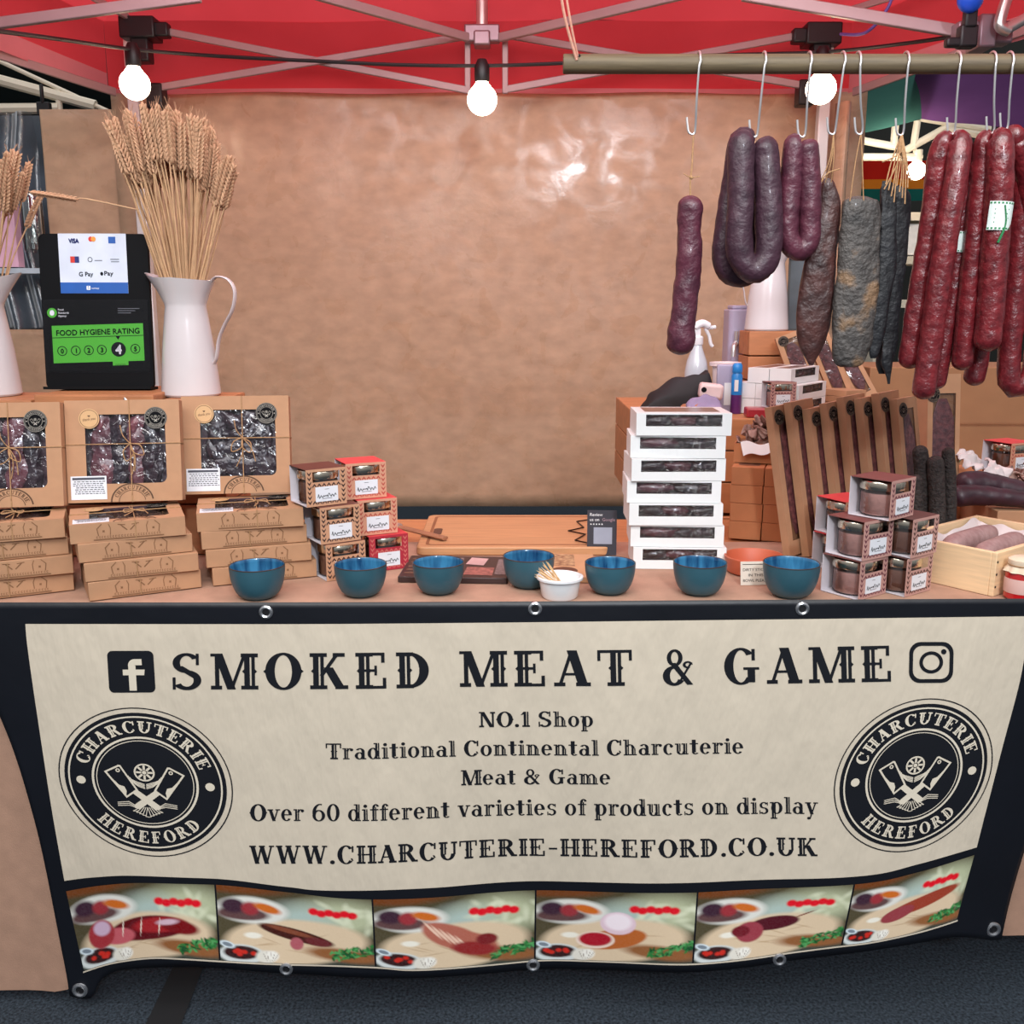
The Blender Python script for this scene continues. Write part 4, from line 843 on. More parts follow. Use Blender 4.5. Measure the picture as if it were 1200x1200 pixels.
def wheat_mesh(L, seed):
    r_ = random.Random(seed); b = MB(); k1 = r_.uniform(-.008, .008)
    ear = .088 + .022 * r_.random(); pts = spline([(0, 0, 0), (k1, .005, L * .5), (k1 * .6, .0, L - ear)], 5); b.tube(pts, [.0018] * 6 + [.0014] * (len(pts) - 6), 5)
    b.cur = 1; n = 11; top = pts[-1]; bend = r_.uniform(-.012, .014)
    for i in range(n):
        z = i / n * ear; x = bend * (i / n) ** 2; wd = .0048 * (1 - .4 * abs(i / n - .35))
        for s_ in (-1, 1):
            for q in (0, 1):
                b.M = Matrix.Translation(top + Vector((x + (s_ * wd if q == 0 else 0), (0 if q == 0 else s_ * wd), z + .004 * q))) @ Matrix.Rotation(s_ * .35, 4, 'Y' if q == 0 else 'X'); b.ball((0, 0, .004), (.0026, .0026, .0082), 5, 4)
    b.M = None
    for i in range(3): a = r_.random() * 6.28; b.tube([top + Vector((bend, 0, ear)), top + Vector((bend + .006 * math.cos(a), .006 * math.sin(a), ear + .02))], [.0005, .0002], 4)
    return b
WM = [wheat_mesh(.5, i).build('wheat_stalk', [STRAW, EAR]) for i in range(4)]
def wheat_bunch(label, loc, tops, nstalk, seed, mouth=.024):
    r_ = random.Random(seed); t = thing('wheat_bunch', label, 'dried wheat', loc)
    for i in range(nstalk):
        src = WM[i % 4]; o = src.copy(); COL.objects.link(o); o.parent = t
        fx, fy, L = tops(r_, i); a = r_.random() * 6.28; rr = mouth * math.sqrt(r_.random())
        base = Vector((rr * math.cos(a) * .5, rr * math.sin(a) * .5, -.13)); d = Vector((fx, fy, L)) - base
        q = d.to_track_quat('Z', 'Y') @ Matrix.Rotation(r_.random() * 6.28, 3, 'Z').to_quaternion(); k = d.length / .5
        o.matrix_local = Matrix.Translation(base) @ q.to_matrix().to_4x4() @ Matrix.Diagonal((1.15, 1.15, k, 1))
    return t
jp = atZ(216, 466, SZ - .004); jp.y += .05; jp.z = SZ - .0028
jug('white enamel jug full of wheat, beside the hygiene sign', jp, R(-8), .252)
def tops1(r_, i):
    u = r_.random(); fx = -.118 + .25 * u; edge = abs(u - .45) / .55
    return fx + r_.uniform(-.012, .012), r_.uniform(-.075, .075), .36 - .1 * edge ** 2 * (1 if u > .45 else .55) - .05 * r_.random()
wheat_bunch('tall bunch of dried wheat fanning from the enamel jug', (jp.x - .004, jp.y, jp.z + .24), tops1, 92, 5)
lp = atZ(-24, 466, SZ - .004); lp.y += .05; lp.z = SZ - .0028
jug('white enamel jug cut by the left edge', lp, R(190), .252)
def tops2(r_, i):
    fx = -.1 + .245 * r_.random(); return fx, r_.uniform(-.09, .07), .345 - .55 * max(0, fx) - .1 * r_.random()
wheat_bunch('bunch of dried wheat and seed heads at the left edge', (lp.x, lp.y, lp.z + .24), tops2, 60, 9)
for w_ in WM: bpy.data.objects.remove(w_)
WS = wheat_mesh(.26, 8).build('loose_stalk', [STRAW, EAR]); a_, c_ = atY(163, 246, 2.16), atY(36, 225, 2.12); d = c_ - a_
WS.matrix_world = Matrix.Translation(a_) @ d.to_track_quat('Z', 'Y').to_matrix().to_4x4() @ Matrix.Diagonal((1, 1, d.length / .26, 1)); tag(WS, 'single wheat stalk sticking out sideways to the left above the sign', 'dried wheat')

# ---------------------------------------------------------------- jars in printed card sleeves
PATE = mat('pink_pate', (188, 136, 128), .5, var=.2, scale=60, bump=.3, bscale=120); PATEB = mat('brown_pate', (120, 76, 62), .5, var=.2, scale=60)
SL = [(mat('sleeve_tan', (196, 148, 116), .6, var=.05), mat('ink_dark', (52, 30, 30), .6), mat('sleeve_brown_top', (98, 54, 44), .55), PATEB),
      (mat('sleeve_salmon', (206, 150, 122), .6, var=.05), mat('ink_brick', (176, 74, 62), .6), mat('sleeve_red_top', (214, 70, 72), .55), PATEB),
      (mat('sleeve_crimson', (172, 40, 56), .55, var=.04), mat('ink_crimson', (200, 110, 100), .6), mat('sleeve_red_top2', (206, 60, 66), .55), PATEB),
      (mat('sleeve_mauve', (190, 146, 136), .6, var=.05), mat('ink_maroon', (94, 28, 52), .6), mat('sleeve_plum_top', (118, 68, 64), .55), PATE),
      (MATS['sleeve_mauve'], mat('ink_umber', (66, 34, 32), .6), mat('sleeve_umber_top', (96, 62, 58), .55), PATEB)]
SIDEW = mat('sleeve_inner', (206, 200, 206), .6)
JW, JH = .084, .073
def jar_sleeve(label, loc, rz, kind, group, tilt=(0, 0), label2=True):
    ms, mi_, mt_, mp_ = SL[kind]; t = thing('boxed_jar', label, 'jar', loc, (tilt[0], tilt[1], rz), group); w, h, th = JW, JH, .0012; y0 = -w * .49
    b = MB(); b.lathe([(1e-6, .0015), (.034, .0015), (.0385, .006), (.0385, h * .62), (.036, h * .68), (.036, h * .72)], 36); b.build('glass', GLASS, t)
    b = MB(); b.lathe([(1e-6, .004), (.034, .004), (.0372, .008), (.0372, h * .6), (1e-6, h * .62)], 36); b.build('pate', mp_, t)
    b = MB(); b.lathe([(.036, h * .69), (.0402, h * .7), (.0406, h * .72), (.0406, h * .88), (.039, h * .92), (.034, h * .93), (1e-6, h * .915)], 40); b.build('lid', GILT, t)
    b = MB(); hx = w * .3
    b.box((0, y0, h * .325), (w, th, h * .65)); b.box((0, y0, h * .965), (w, th, h * .07)); b.box((-w * .42, y0, h * .79), (w * .16, th, h * .28)); b.box((w * .42, y0, h * .79), (w * .16, th, h * .28))
    b.cur = 2; b.box((0, -y0, h / 2), (w, th, h)); b.box((0, 0, .0007), (w, w * .98, th)); b.cur = 1; b.box((0, 0, h - .0004), (w, w * .98, th)); sleeve = b.build('sleeve', [ms, mt_, SIDEW], t, smooth=0)
    q = MB(); fn = lambda x, y: (x, y0 - th * .75, y)
    for s_ in (-1, 1):
        for k in range(7):
            z = h * (.06 + .128 * k)
            for d_ in (-1, 1): q.polys([[(s_ * w * .42, z), (s_ * w * .42 + d_ * w * .045, z + h * .075), (s_ * w * .42 + d_ * w * .05, z + h * .12), (s_ * w * .42, z + h * .06)]], fn)
    for k in range(6):
        x = -w * .3 + w * .12 * k
        for zz in (h * .04, h * .5): q.polys([[(x - w * .05, zz), (x, zz + h * .07), (x, zz + h * .12), (x - w * .05, zz + h * .05)], [(x + w * .05, zz), (x, zz + h * .07), (x, zz + h * .12), (x + w * .05, zz + h * .05)]], fn)
    q.build('leaf_pattern', mi_, sleeve, smooth=0)
    q = MB(); q.box((0, y0 - th * .8, h * .32), (w * .56, .0006, h * .4)); lb = q.build('paper_label', PAPERLBL, t)
    q = MB(); f2 = lambda x, y: (x, y0 - th * .8 - .0007, y)
    sc_ = [(-.2 + .4 * i / 22, .36 + .028 * math.sin(i * 1.9) * (1 + .8 * math.sin(i * 3.7)) + (.07 if i in (1, 9, 13) else 0)) for i in range(23)]
    q.polys(stroke2([(x * w * 1.15, y * h - .1 * h + x * h * .12) for x, y in sc_], .0012), f2); q.polys(stroke2([(-.12 * w, .2 * h), (.12 * w, .2 * h)], .0008) + stroke2([(-.05 * w, .45 * h), (.05 * w, .45 * h)], .0007), f2); q.build('script', NAVYINK, lb, smooth=0)
    if kind >= 3:
        q = MB(); fs = lambda y, z: (-w / 2 - .0, y, z)
        q.cur = 0
    return t
JG = 'boxed jars of pate'
for k, (px, py, rz, kind, lab) in enumerate(((392, 681, 33, 0, 'brown-topped boxed jar at the bottom of the left jar column'), (387, 637, 33, 0, 'brown-topped boxed jar in the middle of the left jar column'), (372, 595, 34, 0, 'brown-topped boxed jar on top of the left jar column'))):
    p = atZ(px, 680, TZ); jar_sleeve(lab, (p.x, p.y + .045, TZ + .001 + k * (JH + .0012)), R(rz), kind, JG)
for k, (px, py, rz, kind, lab) in enumerate(((442, 672, 27, 2, 'crimson boxed jar at the bottom of the red jar column'), (430, 628, 26, 1, 'red-topped boxed jar in the middle of the red jar column'), (418, 586, 25, 1, 'red-topped boxed jar on top of the red jar column'))):
    p = atZ(px, 671, TZ); jar_sleeve(lab, (p.x + .004, p.y + .055 + .004 * k, TZ + .001 + k * (JH + .0012)), R(rz), kind, JG)
RJ = [(1010, 703, 0, 36, 3, 'pink pate boxed jar at the bottom left of the right jar pyramid'), (1064, 699, 0, 36, 4, 'brown pate boxed jar at the bottom right of the right jar pyramid'), (1013, 703, 1, 33, 3, 'pink pate boxed jar in the middle row left of the jar pyramid'), (1067, 699, 1, 36, 4, 'brown pate boxed jar in the middle row right, by the pine crate'), (1036, 702, 2, 40, 3, 'pink pate boxed jar topping the right jar pyramid')]
for px, py, k, rz, kind, lab in RJ:
    p = atZ(px, py, TZ); jar_sleeve(lab, (p.x, p.y + .05, TZ + .001 + k * (JH + .0012)), R(rz), kind, JG)
p = atZ(988, 672, TZ); jar_sleeve('red-topped boxed jar half hidden behind the jar pyramid', (p.x + .012, p.y + .05, TZ + .001), R(30), 2, JG)
p2 = jar_sleeve('red-topped boxed jar stacked on the hidden back jar of the pyramid', (p.x + .014, p.y + .05, TZ + .001 + JH + .0012), R(26), 1, JG)

# ---------------------------------------------------------------- cutting board, knife, packets, cards
BAMB = mat('bamboo_board', (192, 142, 100), .5, var=.14, scale=6, stretch=(2, 30, 30)); BAMBD = mat('bamboo_dark', (140, 90, 58), .6)
pa, pb, pc, pd = atZ(493, 641, TZ + .02), atZ(712, 641, TZ + .02), atZ(704, 603, TZ + .02), atZ(498, 603, TZ + .02)
bx0, bx1, by0, by1 = (pa.x + pd.x) / 2 , (pb.x + pc.x) / 2, pa.y, min(pd.y, 2.468)
t = thing('cutting_board', 'bamboo cutting board lying at the table back behind the packets', 'cutting board', ((bx0 + bx1) / 2, (by0 + by1) / 2, TZ + .0005)); w, d = bx1 - bx0, by1 - by0
b = MB(); b.prism(rrect(-w / 2, -d / 2, w / 2, d / 2, .018), 0, .019); b.build('board', BAMB, t, bevel=.003)
b = MB(); fr_ = frame2(rrect(-w / 2 + .018, -d / 2 + .02, w / 2 - .018, d / 2 - .02, .012), rrect(-w / 2 + .025, -d / 2 + .027, w / 2 - .025, d / 2 - .027, .01)); b.polys(fr_, lambda x, y: (x, y, .0193)); b.build('juice_groove', BAMBD, t, smooth=0)
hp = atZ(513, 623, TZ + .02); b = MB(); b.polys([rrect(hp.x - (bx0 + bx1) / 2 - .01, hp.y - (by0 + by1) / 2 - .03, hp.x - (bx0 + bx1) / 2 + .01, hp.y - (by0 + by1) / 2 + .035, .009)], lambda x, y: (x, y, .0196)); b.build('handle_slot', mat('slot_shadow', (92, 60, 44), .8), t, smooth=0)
k0, k1 = atZ(466, 617, TZ + .03), atZ(522, 631, TZ + .026)
t = thing('carving_knife', 'knife with brown wooden handle resting over the left of the bamboo board', 'knife', k1); d = k0 - k1
def plate(pts3, hw, th): 
    q = MB(); q.tube(pts3, hw, 12, flat=th); return q
plate(spline([(0, 0, 0), d * .1, d * .55, d * .95], 6), [.004] + [.0095] * 16 + [.008] * 2, .5).build('handle', mat('knife_wood', (156, 108, 80), .5, var=.2, scale=20), t)
b = MB(); b.tube([d * .95, d * 1.06], .009, 12); b.build('ferrule', STEEL, t); e = d.normalized(); b = MB(); b.tube([d * 1.06, d * 1.06 + e * .1, d * 1.06 + e * .16], [.012, .012, .001], 10, flat=.12); b.build('blade', STEEL, t)
# wire card holder
WIRE = mat('black_wire', (34, 28, 26), .4, .6); wy = atZ(690, 640, TZ + .02).y
t_ = [atZ(x, y, TZ + .0225) for x, y in ((690, 609), (676, 611), (684, 618), (666, 622), (686, 626), (674, 633), (692, 637))]
b = MB(); b.tube(t_, .0016, 8); tag(b.build('wire_rest', WIRE), 'zigzag of thin black wire lying on the bamboo board', 'wire')
# review card
p = atZ(705, 651, TZ); t = thing('review_card', 'small black card asking for a review, propped before the bamboo board', 'card', (p.x, p.y, TZ + .0008), (R(-9), 0, R(-3))); W2, H2 = .064, .098
b = MB(); b.box((0, 0, H2 / 2), (W2, .003, H2)); b.build('card', mat('slate_card', (44, 42, 52), .5), t)
b = MB(); b.box((.0, .012, .008), (.034, .016, .016)); b.build('foot_block', BAMB, t)
def cput(par, name, pl, m, y): q = MB(); q.polys(pl, lambda a, c: (a, y, c)); return q.build(name, m, par, smooth=0)
def ctext(par, txt, x, z, cap, m, y, wid=None, f=sans, name='card_text'):
    pl, w = f(txt); s_ = wid / w if wid else cap; return cput(par, name, [[(x + a * s_, z + c * cap) for a, c in q] for q in pl], m, y)
ctext(t, 'Review', -.027, H2 * .87, .007, WH, -.0024); ctext(t, 'us on', -.027, H2 * .76, .007, WH, -.0024); ctext(t, 'Google', .0, H2 * .76, .007, mat('grey_pink_ink', (160, 130, 140), .5), -.0024)
cput(t, 'stars', [[(-.024 + .006 * k + .0022 * math.cos(R(90 + 36 * j)) * (1 if j % 2 == 0 else .45), H2 * .69 + .0022 * math.sin(R(90 + 36 * j)) * (1 if j % 2 == 0 else .45)) for j in range(10)] for k in range(5)], WH, -.0024)
cput(t, 'pale_square', [[(-.018, H2 * .25), (.022, H2 * .25), (.022, H2 * .62), (-.018, H2 * .62)]], mat('pale_square_ink', (150, 156, 172), .5), -.0024)
# flat packets
def packet(label, pl, pr, pbk, h, m, name):
    a, c = atZ(*pl, TZ + h), atZ(*pr, TZ + h); e = c - a; w = e.length; rz = math.atan2(e.y, e.x); k = atZ(*pbk, TZ + h); dd = (k - a); d = abs(-math.sin(rz) * dd.x + math.cos(rz) * dd.y)
    o = Rz(rz) @ Vector((w / 2, d / 2, 0)); t = thing(name, label, 'packet', (a.x + o.x, a.y + o.y, TZ + .0006), rz); b = MB(); b.box((0, 0, h / 2), (w, d, h)); b.build('card_box', m, t, bevel=.0015); return t, w, d
DKC = mat('dark_choc_card', (58, 40, 38), .45, var=.08)
t, w, d = packet('dark brown printed packet lying behind the left-centre bowls', (466, 676), (594, 678), (478, 651), .012, DKC, 'printed_packet')
top = lambda x, y: (x * w / 2, y * d / 2, .0125)
def tput(par, name, pl, m, fn=top): q = MB(); q.polys(pl, fn); return q.build(name, m, par, smooth=0)
tput(t, 'printed_picture', [[(.15, .2), (.5, .1), (.56, .75), (.22, .85)]], mat('pic_rose', (196, 160, 158), .5)); tput(t, 'printed_block', [[(.18, -.75), (.72, -.8), (.72, -.1), (.2, -.05)]], mat('pic_meat', (150, 92, 84), .5, var=.5, scale=120)); tput(t, 'printed_block', [[(.75, -.7), (.96, -.7), (.93, .7), (.76, .7)]], mat('pic_grey', (120, 104, 104), .5, var=.4, scale=150)); tput(t, 'printed_block', [[(-.1, .1), (.1, .1), (.08, .8), (-.1, .8)]], MATS['pic_grey'])
tput(t, 'printed_lines', [[(-.92, k), (-.4, k), (-.4, k + .08), (-.92, k + .08)] for k in (-.7, -.4, -.1, .3, .6)], mat('pic_line', (128, 96, 78), .5))
t, w, d = packet('kraft packet printed with food photo, left of the review card', (596, 675), (696, 677), (598, 648), .012, mat('packet_kraft', (196, 150, 112), .6, var=.06), 'printed_packet')
top2 = lambda x, y, w=w, d=d: (x * w / 2, y * d / 2, .0125)
tput(t, 'printed_picture', [[(-.2, -.1), (.55, -.1), (.5, .92), (-.2, .92)]], mat('pic_food', (206, 172, 130), .5, scale=90, col2=(112, 60, 40)), top2); tput(t, 'printed_stamp', [[(.3 + x * .32, -.5 + y * .3) for x, y in q] for q in ring2(.0, 1, 26)], mat('stamp_brown', (92, 56, 40), .5), top2); tput(t, 'printed_lines', [[(-.5, k), (-.1, k), (-.1, k + .12), (-.5, k + .12)] for k in (-.7, -.4)], MATS['pic_line'], top2)

# ---------------------------------------------------------------- stack of white window boxes
FILMS = clear_mat('crinkled_film', (245, 245, 248), .2, .12, bump=1.0, bscale=70)
def white_box(label, loc, rz, w, d, h, topwin=False, seed=0, group=None, sidewin=False):
    t = thing('white_box', label, 'box', loc, rz, group); x0, x1, z0, z1 = -w * .4, w * .4, h * .42, h * .93; y = -d / 2; dep = min(.03, d * .3)
    b = MB(); e = .0004
    if sidewin: b.M = Rz(R(90)); x0, x1, y = -d * .36, d * .36, -w / 2; ww, dd = d, w
    else: ww, dd = w, d
    X = ww / 2
    for p in ([(-X, y, e), (X, y, e), (X, y, z0), (-X, y, z0)], [(-X, y, z1), (X, y, z1), (X, y, h), (-X, y, h)], [(-X, y, z0), (x0, y, z0), (x0, y, z1), (-X, y, z1)], [(x1, y, z0), (X, y, z0), (X, y, z1), (x1, y, z1)],
              [(-X, y, h), (X, y, h), (X, dd / 2, h), (-X, dd / 2, h)], [(-X, y, e), (-X, dd / 2, e), (X, dd / 2, e), (X, y, e)], [(-X, y, e), (-X, y, h), (-X, dd / 2, h), (-X, dd / 2, e)], [(X, y, e), (X, dd / 2, e), (X, dd / 2, h), (X, y, h)], [(-X, dd / 2, e), (-X, dd / 2, h), (X, dd / 2, h), (X, dd / 2, e)]): b.add(p, [(0, 1, 2, 3)])
    b.cur = 1
    for p in ([(x0, y, z0), (x1, y, z0), (x1, y + dep, z0), (x0, y + dep, z0)], [(x0, y + dep, z1), (x1, y + dep, z1), (x1, y, z1), (x0, y, z1)], [(x0, y + dep, z0), (x1, y + dep, z0), (x1, y + dep, z1), (x0, y + dep, z1)], [(x0, y, z0), (x0, y + dep, z0), (x0, y + dep, z1), (x0, y, z1)], [(x1, y, z1), (x1, y + dep, z1), (x1, y + dep, z0), (x1, y, z0)]): b.add(p, [(0, 1, 2, 3)])
    if topwin: b.cur = 2; b.add([(-X * .8, y + dd * .2, h + .0004), (X * .8, y + dd * .2, h + .0004), (X * .8, dd * .38, h + .0004), (-X * .8, dd * .38, h + .0004)], [(0, 1, 2, 3)])
    b.build('carton', [WHITE_CARD, mat('box_dark_inside', (66, 40, 46), .5, var=.4, scale=50), mat('top_window_meat', (120, 84, 72), .3, var=.3, scale=40, coat=.4)], t, smooth=0, clean=False)
    r_ = random.Random(seed); b = MB()
    if sidewin: b.M = Rz(R(90))
    n = 2 + seed % 2
    for i in range(n):
        xx = x0 + (x1 - x0) * (i + .5) / n; b.cur = (seed + i) % 2; b.ball((xx, y + dep * .55, (z0 + z1) / 2 - .002), ((x1 - x0) / n * .62, dep * .48, (z1 - z0) * .5), 20, 12, .22, seed + i * 3)
    b.M = None; b.build('cured_meat', [MEATP, MEATD], t)
    b = MB()
    if sidewin: b.M = Rz(R(90))
    b.grid(lambda u, v: (x0 + (x1 - x0) * u, y + .0012 + .0008 * mnoise.noise(Vector((u * 9, v * 3, seed))), z0 + (z1 - z0) * v), 24, 5); b.build('window_film', FILMS, t); return t
names = ['bottom', 'second from bottom', 'third from bottom', 'fourth, at mid height,', 'third from top', 'second from top', 'top']
WBH = .0455
for k, (l, r_, rz) in enumerate(((738, 857, -2), (736, 854, -3), (733, 850, -1), (731, 848, -2), (733, 850, 1), (735, 850, -3), (740, 853, -1))):
    p = atZ((l + r_) / 2, 668, TZ); 
    white_box('%s white window box of the tall stack by the terracotta dish' % names[k], (p.x + ((l + r_) / 2 - 797) * .0002, p.y + .066 + .004 * (k % 2), TZ + .0006 + k * (WBH + .0006)), R(rz), .19, .125, WBH, k == 6, k + 3, 'tall stack of white window boxes')
# terracotta dish and card
TERR = mat('terracotta', (186, 92, 62), .5, var=.1, scale=12); p = atZ(892, 680, TZ); p.y += .062
b = MB(); b.lathe([(1e-6, 0), (.05, 0), (.055, .004), (.06, .03), (.0605, .034), (.058, .036), (.0555, .033), (.05, .008), (1e-6, .006)], 48); tag(b.build('terracotta_dish', TERR, loc=(p.x, p.y, TZ + .0006), clean=True), 'shallow terracotta dish behind the small lettered card', 'dish')
q_ = atZ(885, 686, TZ); t = thing('notice_card', 'small cream card about dirty sticks leaning on the terracotta dish', 'card', (q_.x, q_.y, TZ + .0008), (R(-10), 0, R(4)))
b = MB(); b.box((0, 0, .023), (.058, .0014, .046)); b.build('card', mat('cream_card', (214, 204, 190), .6, var=.03), t)
for k, (s_, x, wd) in enumerate((('DIRTY STICKS', -.025, .05), ('IN THIS', -.0145, .03), ('BOWL PLEASE', -.025, .05))):
    ctext(t, s_, x, .0275 - .0105 * k, .0055, NB, -.0012, wd, f=sans)
cput(t, 'rule', [[(-.025, .04), (.025, .04), (.025, .041), (-.025, .041)]], NB, -.0012)
# ---------------------------------------------------------------- brown carton stack, two wide and four high
a = R(-19); BW, BH, BD = .074, .042, .17; P0 = atZ(853, 631, TZ)
for k in range(4):
    for c in range(2):
        o = Rz(a) @ Vector((BW * (c + .5) + .001 * c, BD / 2, 0)); t = thing('kraft_carton', '%s kraft carton in the %s column of the stack behind the terracotta dish' % (('lowest', 'second lowest', 'second highest', 'highest')[k], ('left', 'right')[c]), 'box', (P0.x + o.x, P0.y + o.y, TZ + .0006 + k * (BH + .0006)), a + R((0, .8, -.6, .4)[k]), 'kraft cartons stacked behind the terracotta dish')
        b = MB(); b.box((0, 0, BH / 2), (BW - .001, BD, BH)); b.build('carton', mat('orange_kraft', (188, 124, 80), .75, var=.07, scale=20), t, bevel=.0012)
        if k == 3: b = MB(); b.polys([rrect(-.024, -.06, .024, .06, .006)], lambda x, y: (x, y, BH + .0004)); b.build('top_window', MATS['top_window_meat'], t, smooth=0)
# tray of dried meat slices on that stack
tz = TZ + 4 * (BH + .0006) + .002; o = Rz(a) @ Vector((BW * .9, BD * .62, 0)); c0 = Vector((P0.x + o.x, P0.y + o.y, tz))
t = thing('paper_tray', 'orange-brown card tray lined with white paper on the kraft carton stack', 'tray', c0, a); w, d, h = .135, .1, .045
b = MB(); b.box((0, 0, .001), (w, d, .002)); b.box((0, -d / 2, h / 2), (w, .002, h)); b.box((0, d / 2, h / 2), (w, .002, h)); b.box((-w / 2, 0, h / 2), (.002, d, h)); b.box((w / 2, 0, h / 2), (.002, d, h)); b.build('tray_card', MATS['orange_kraft'], t)
b = MB(); b.grid(lambda u, v: ((u - .5) * w * .94, (v - .5) * d * .94, .004 + .024 * max(abs(u - .5), abs(v - .5)) ** 2 * 4 + .006 * mnoise.noise(Vector((u * 6, v * 6, 2)))), 20, 20); b.build('paper_liner', WHITE_CARD, t)
b = MB(); b.grid(lambda u, v: (-w * .4 + w * .5 * u + .01 * v, -d / 2 - .0022 - .016 * v, h + .003 - .03 * v * (1 - .4 * u) + .004 * math.sin(u * 7)), 10, 5); b.build('liner_fold', WHITE_CARD, t)
CURL = mat('dried_slice', (150, 112, 98), .6, scale=30, col2=(92, 54, 44)); CURL2 = mat('dried_slice_pale', (188, 158, 146), .6, scale=30, col2=(124, 86, 76))
def curl_mesh(seed, s=1.0):
    r_ = random.Random(seed); q = MB(); k = r_.uniform(4, 9)
    q.grid(lambda u, v: ((u - .5) * .05 * s, (v - .5) * .026 * s * (1 - .5 * (2 * u - 1) ** 2), .012 * s * math.cos(u * k) * (.6 + .4 * v) + .006 * s * mnoise.noise(Vector((u * 4, v * 4, seed)))), 14, 6)
    o = q.build('dried_meat_slice', CURL if seed % 2 else CURL2); m = o.modifiers.new('solid', 'SOLIDIFY'); m.thickness = .0022; return o
CS = [curl_mesh(i) for i in range(5)]
def slices(n, c, rx, ry, hz, label, group, seed, rz=0):
    r_ = random.Random(seed)
    for i in range(n):
        o = CS[i % 5].copy(); COL.objects.link(o); q = math.sqrt(r_.random()); an = r_.random() * 6.28; v = Rz(rz) @ Vector((rx * q * math.cos(an), ry * q * math.sin(an), 0))
        o.location = (c.x + v.x, c.y + v.y, c.z + hz * (1 - q) * r_.uniform(.5, 1) + .012 + .03 * (i / n)); o.rotation_euler = (r_.uniform(-.9, .9), r_.uniform(-.9, .9), r_.random() * 6.28); tag(o, label, 'dried meat', group)
slices(30, c0 + Vector((0, 0, .022)), .056, .04, .055, 'curled dried meat slice heaped in the paper tray behind the white box stack', 'dried slices in the paper tray', 3, a)

# ---------------------------------------------------------------- tall kraft boxes leaning in a row
TB_W, TB_D, TB_H = .078, .0185, .325
def tall_box(label, loc, rot, w=TB_W, d=TB_D, h=TB_H, seed=0, group=None, wide=False):
    t = thing('tall_window_box', label, 'box', loc, rot, group); r_ = random.Random(seed)
    x0, x1, z0, z1 = (-.29 * w, .3 * w, .1 * h, .93 * h) if not wide else (-.34 * w, .36 * w, .1 * h, .88 * h); dep = d * .22; y = -d / 2
    b = MB(); X = w / 2
    q = lambda *p: b.add(p, [(0, 1, 2, 3)])
    q((-X, y, 0), (X, y, 0), (X, y, z0), (-X, y, z0)); q((-X, y, z1), (X, y, z1), (X, y, h), (-X, y, h)); q((-X, y, z0), (x0, y, z0), (x0, y, z1), (-X, y, z1)); q((x1, y, z0), (X, y, z0), (X, y, z1), (x1, y, z1))
    q((-X, y, h), (X, y, h), (X, -y, h), (-X, -y, h)); q((-X, y, 0), (-X, -y, 0), (X, -y, 0), (X, y, 0)); q((-X, y, 0), (-X, y, h), (-X, -y, h), (-X, -y, 0)); q((X, y, 0), (X, -y, 0), (X, -y, h), (X, y, h)); q((-X, -y, 0), (-X, -y, h), (X, -y, h), (X, -y, 0))
    b.cur = 1; yy = y + dep
    q((x0, yy, z0), (x1, yy, z0), (x1, yy, z1), (x0, yy, z1)); q((x0, y, z0), (x0, yy, z0), (x0, yy, z1), (x0, y, z1)); q((x1, y, z0), (x1, y, z1), (x1, yy, z1), (x1, yy, z0)); q((x0, y, z1), (x0, yy, z1), (x1, yy, z1), (x1, y, z1)); q((x0, y, z0), (x1, y, z0), (x1, yy, z0), (x0, yy, z0))
    b.build('carton', [KRAFT, KRAFT_IN], t, smooth=0)
    cx = (x0 + x1) / 2; b = MB(); pts = spline([(cx, y + dep * .5, z0 + .012), (cx + .003, y + dep * .5, (z0 + z1) / 2), (cx - .002, y + dep * .5, z1 - .012)], 8); n = len(pts)
    b.tube(pts, [(x1 - x0) * .5 * min(1, .35 + 3 * min(i, n - 1 - i) / n) for i in range(n)], 14, flat=.07); b.build('salami_stick', mat('salami_marbled', (128, 74, 74), .4, scale=95, col2=(70, 36, 42), bump=.4, bscale=160, coat=.3), t)
    b = MB(); b.grid(lambda u, v: (x0 + (x1 - x0) * u, y + .001 + .0008 * mnoise.noise(Vector((u * 3, v * 14, seed))), z0 + (z1 - z0) * v), 6, 40); b.build('window_film', FILM, t)
    r2 = w * .21; st = MB(); st.M = Matrix.Translation((x0 + r2 * .25 if not wide else x0, y - .0006, z1 - r2 * .1)) @ Matrix.Rotation(R(90), 4, 'X'); st.polys([p for p in ring2(0, 1, 24)], lambda a, c: (a * r2, c * r2, 0)); st.cur = 1; st.polys(EMB_S[1] + ring2(.94, .98, 24), lambda a, c: (a * r2, c * r2, .0005)); st.build('badge_sticker', [STICK_D, mat('sticker_grey', (128, 112, 98), .5)], t, smooth=0); return t
TG = 'tall kraft salami boxes leaning in a row'
tl = ['leftmost tall kraft box of the leaning row, beside the kraft carton stack', 'second tall kraft box from the left end of the leaning row', 'third tall kraft box from the left end of the leaning row', 'fourth tall kraft box from the left end of the leaning row', 'fifth tall kraft box from the left end, mid row', 'unused', 'third tall kraft box from the right end of the leaning row', 'second tall kraft box from the right end, behind the dark salami', 'rightmost tall kraft box of the leaning row']
for i in (0, 1, 2, 3, 4, 6, 7, 8):
    j = i if i < 5 else i - 1
    a = R(39); p = Vector((.624 + .0375 * j + (.004 if i else 0), 2.08 + .003 * j, TZ + .004)); hh = TB_H * (1, 1.03, .985, 1.02, 1.06, 1.03, 1.05, 1.08, 1.04)[i]
    tall_box(tl[i], p, (Matrix.Rotation(R(-9 + j * .2), 4, 'Y') @ Matrix.Rotation(R(-5), 4, 'X') @ Rz(a)).to_euler(), h=hh, seed=i, group=TG)
p = atZ(1104, 630, TZ); tall_box('larger kraft box with wide clear window standing right of the leaning row', (1.015, 2.29, TZ + .002), (R(-6), 0, R(14)), .088, .04, .375, 31, wide=True)

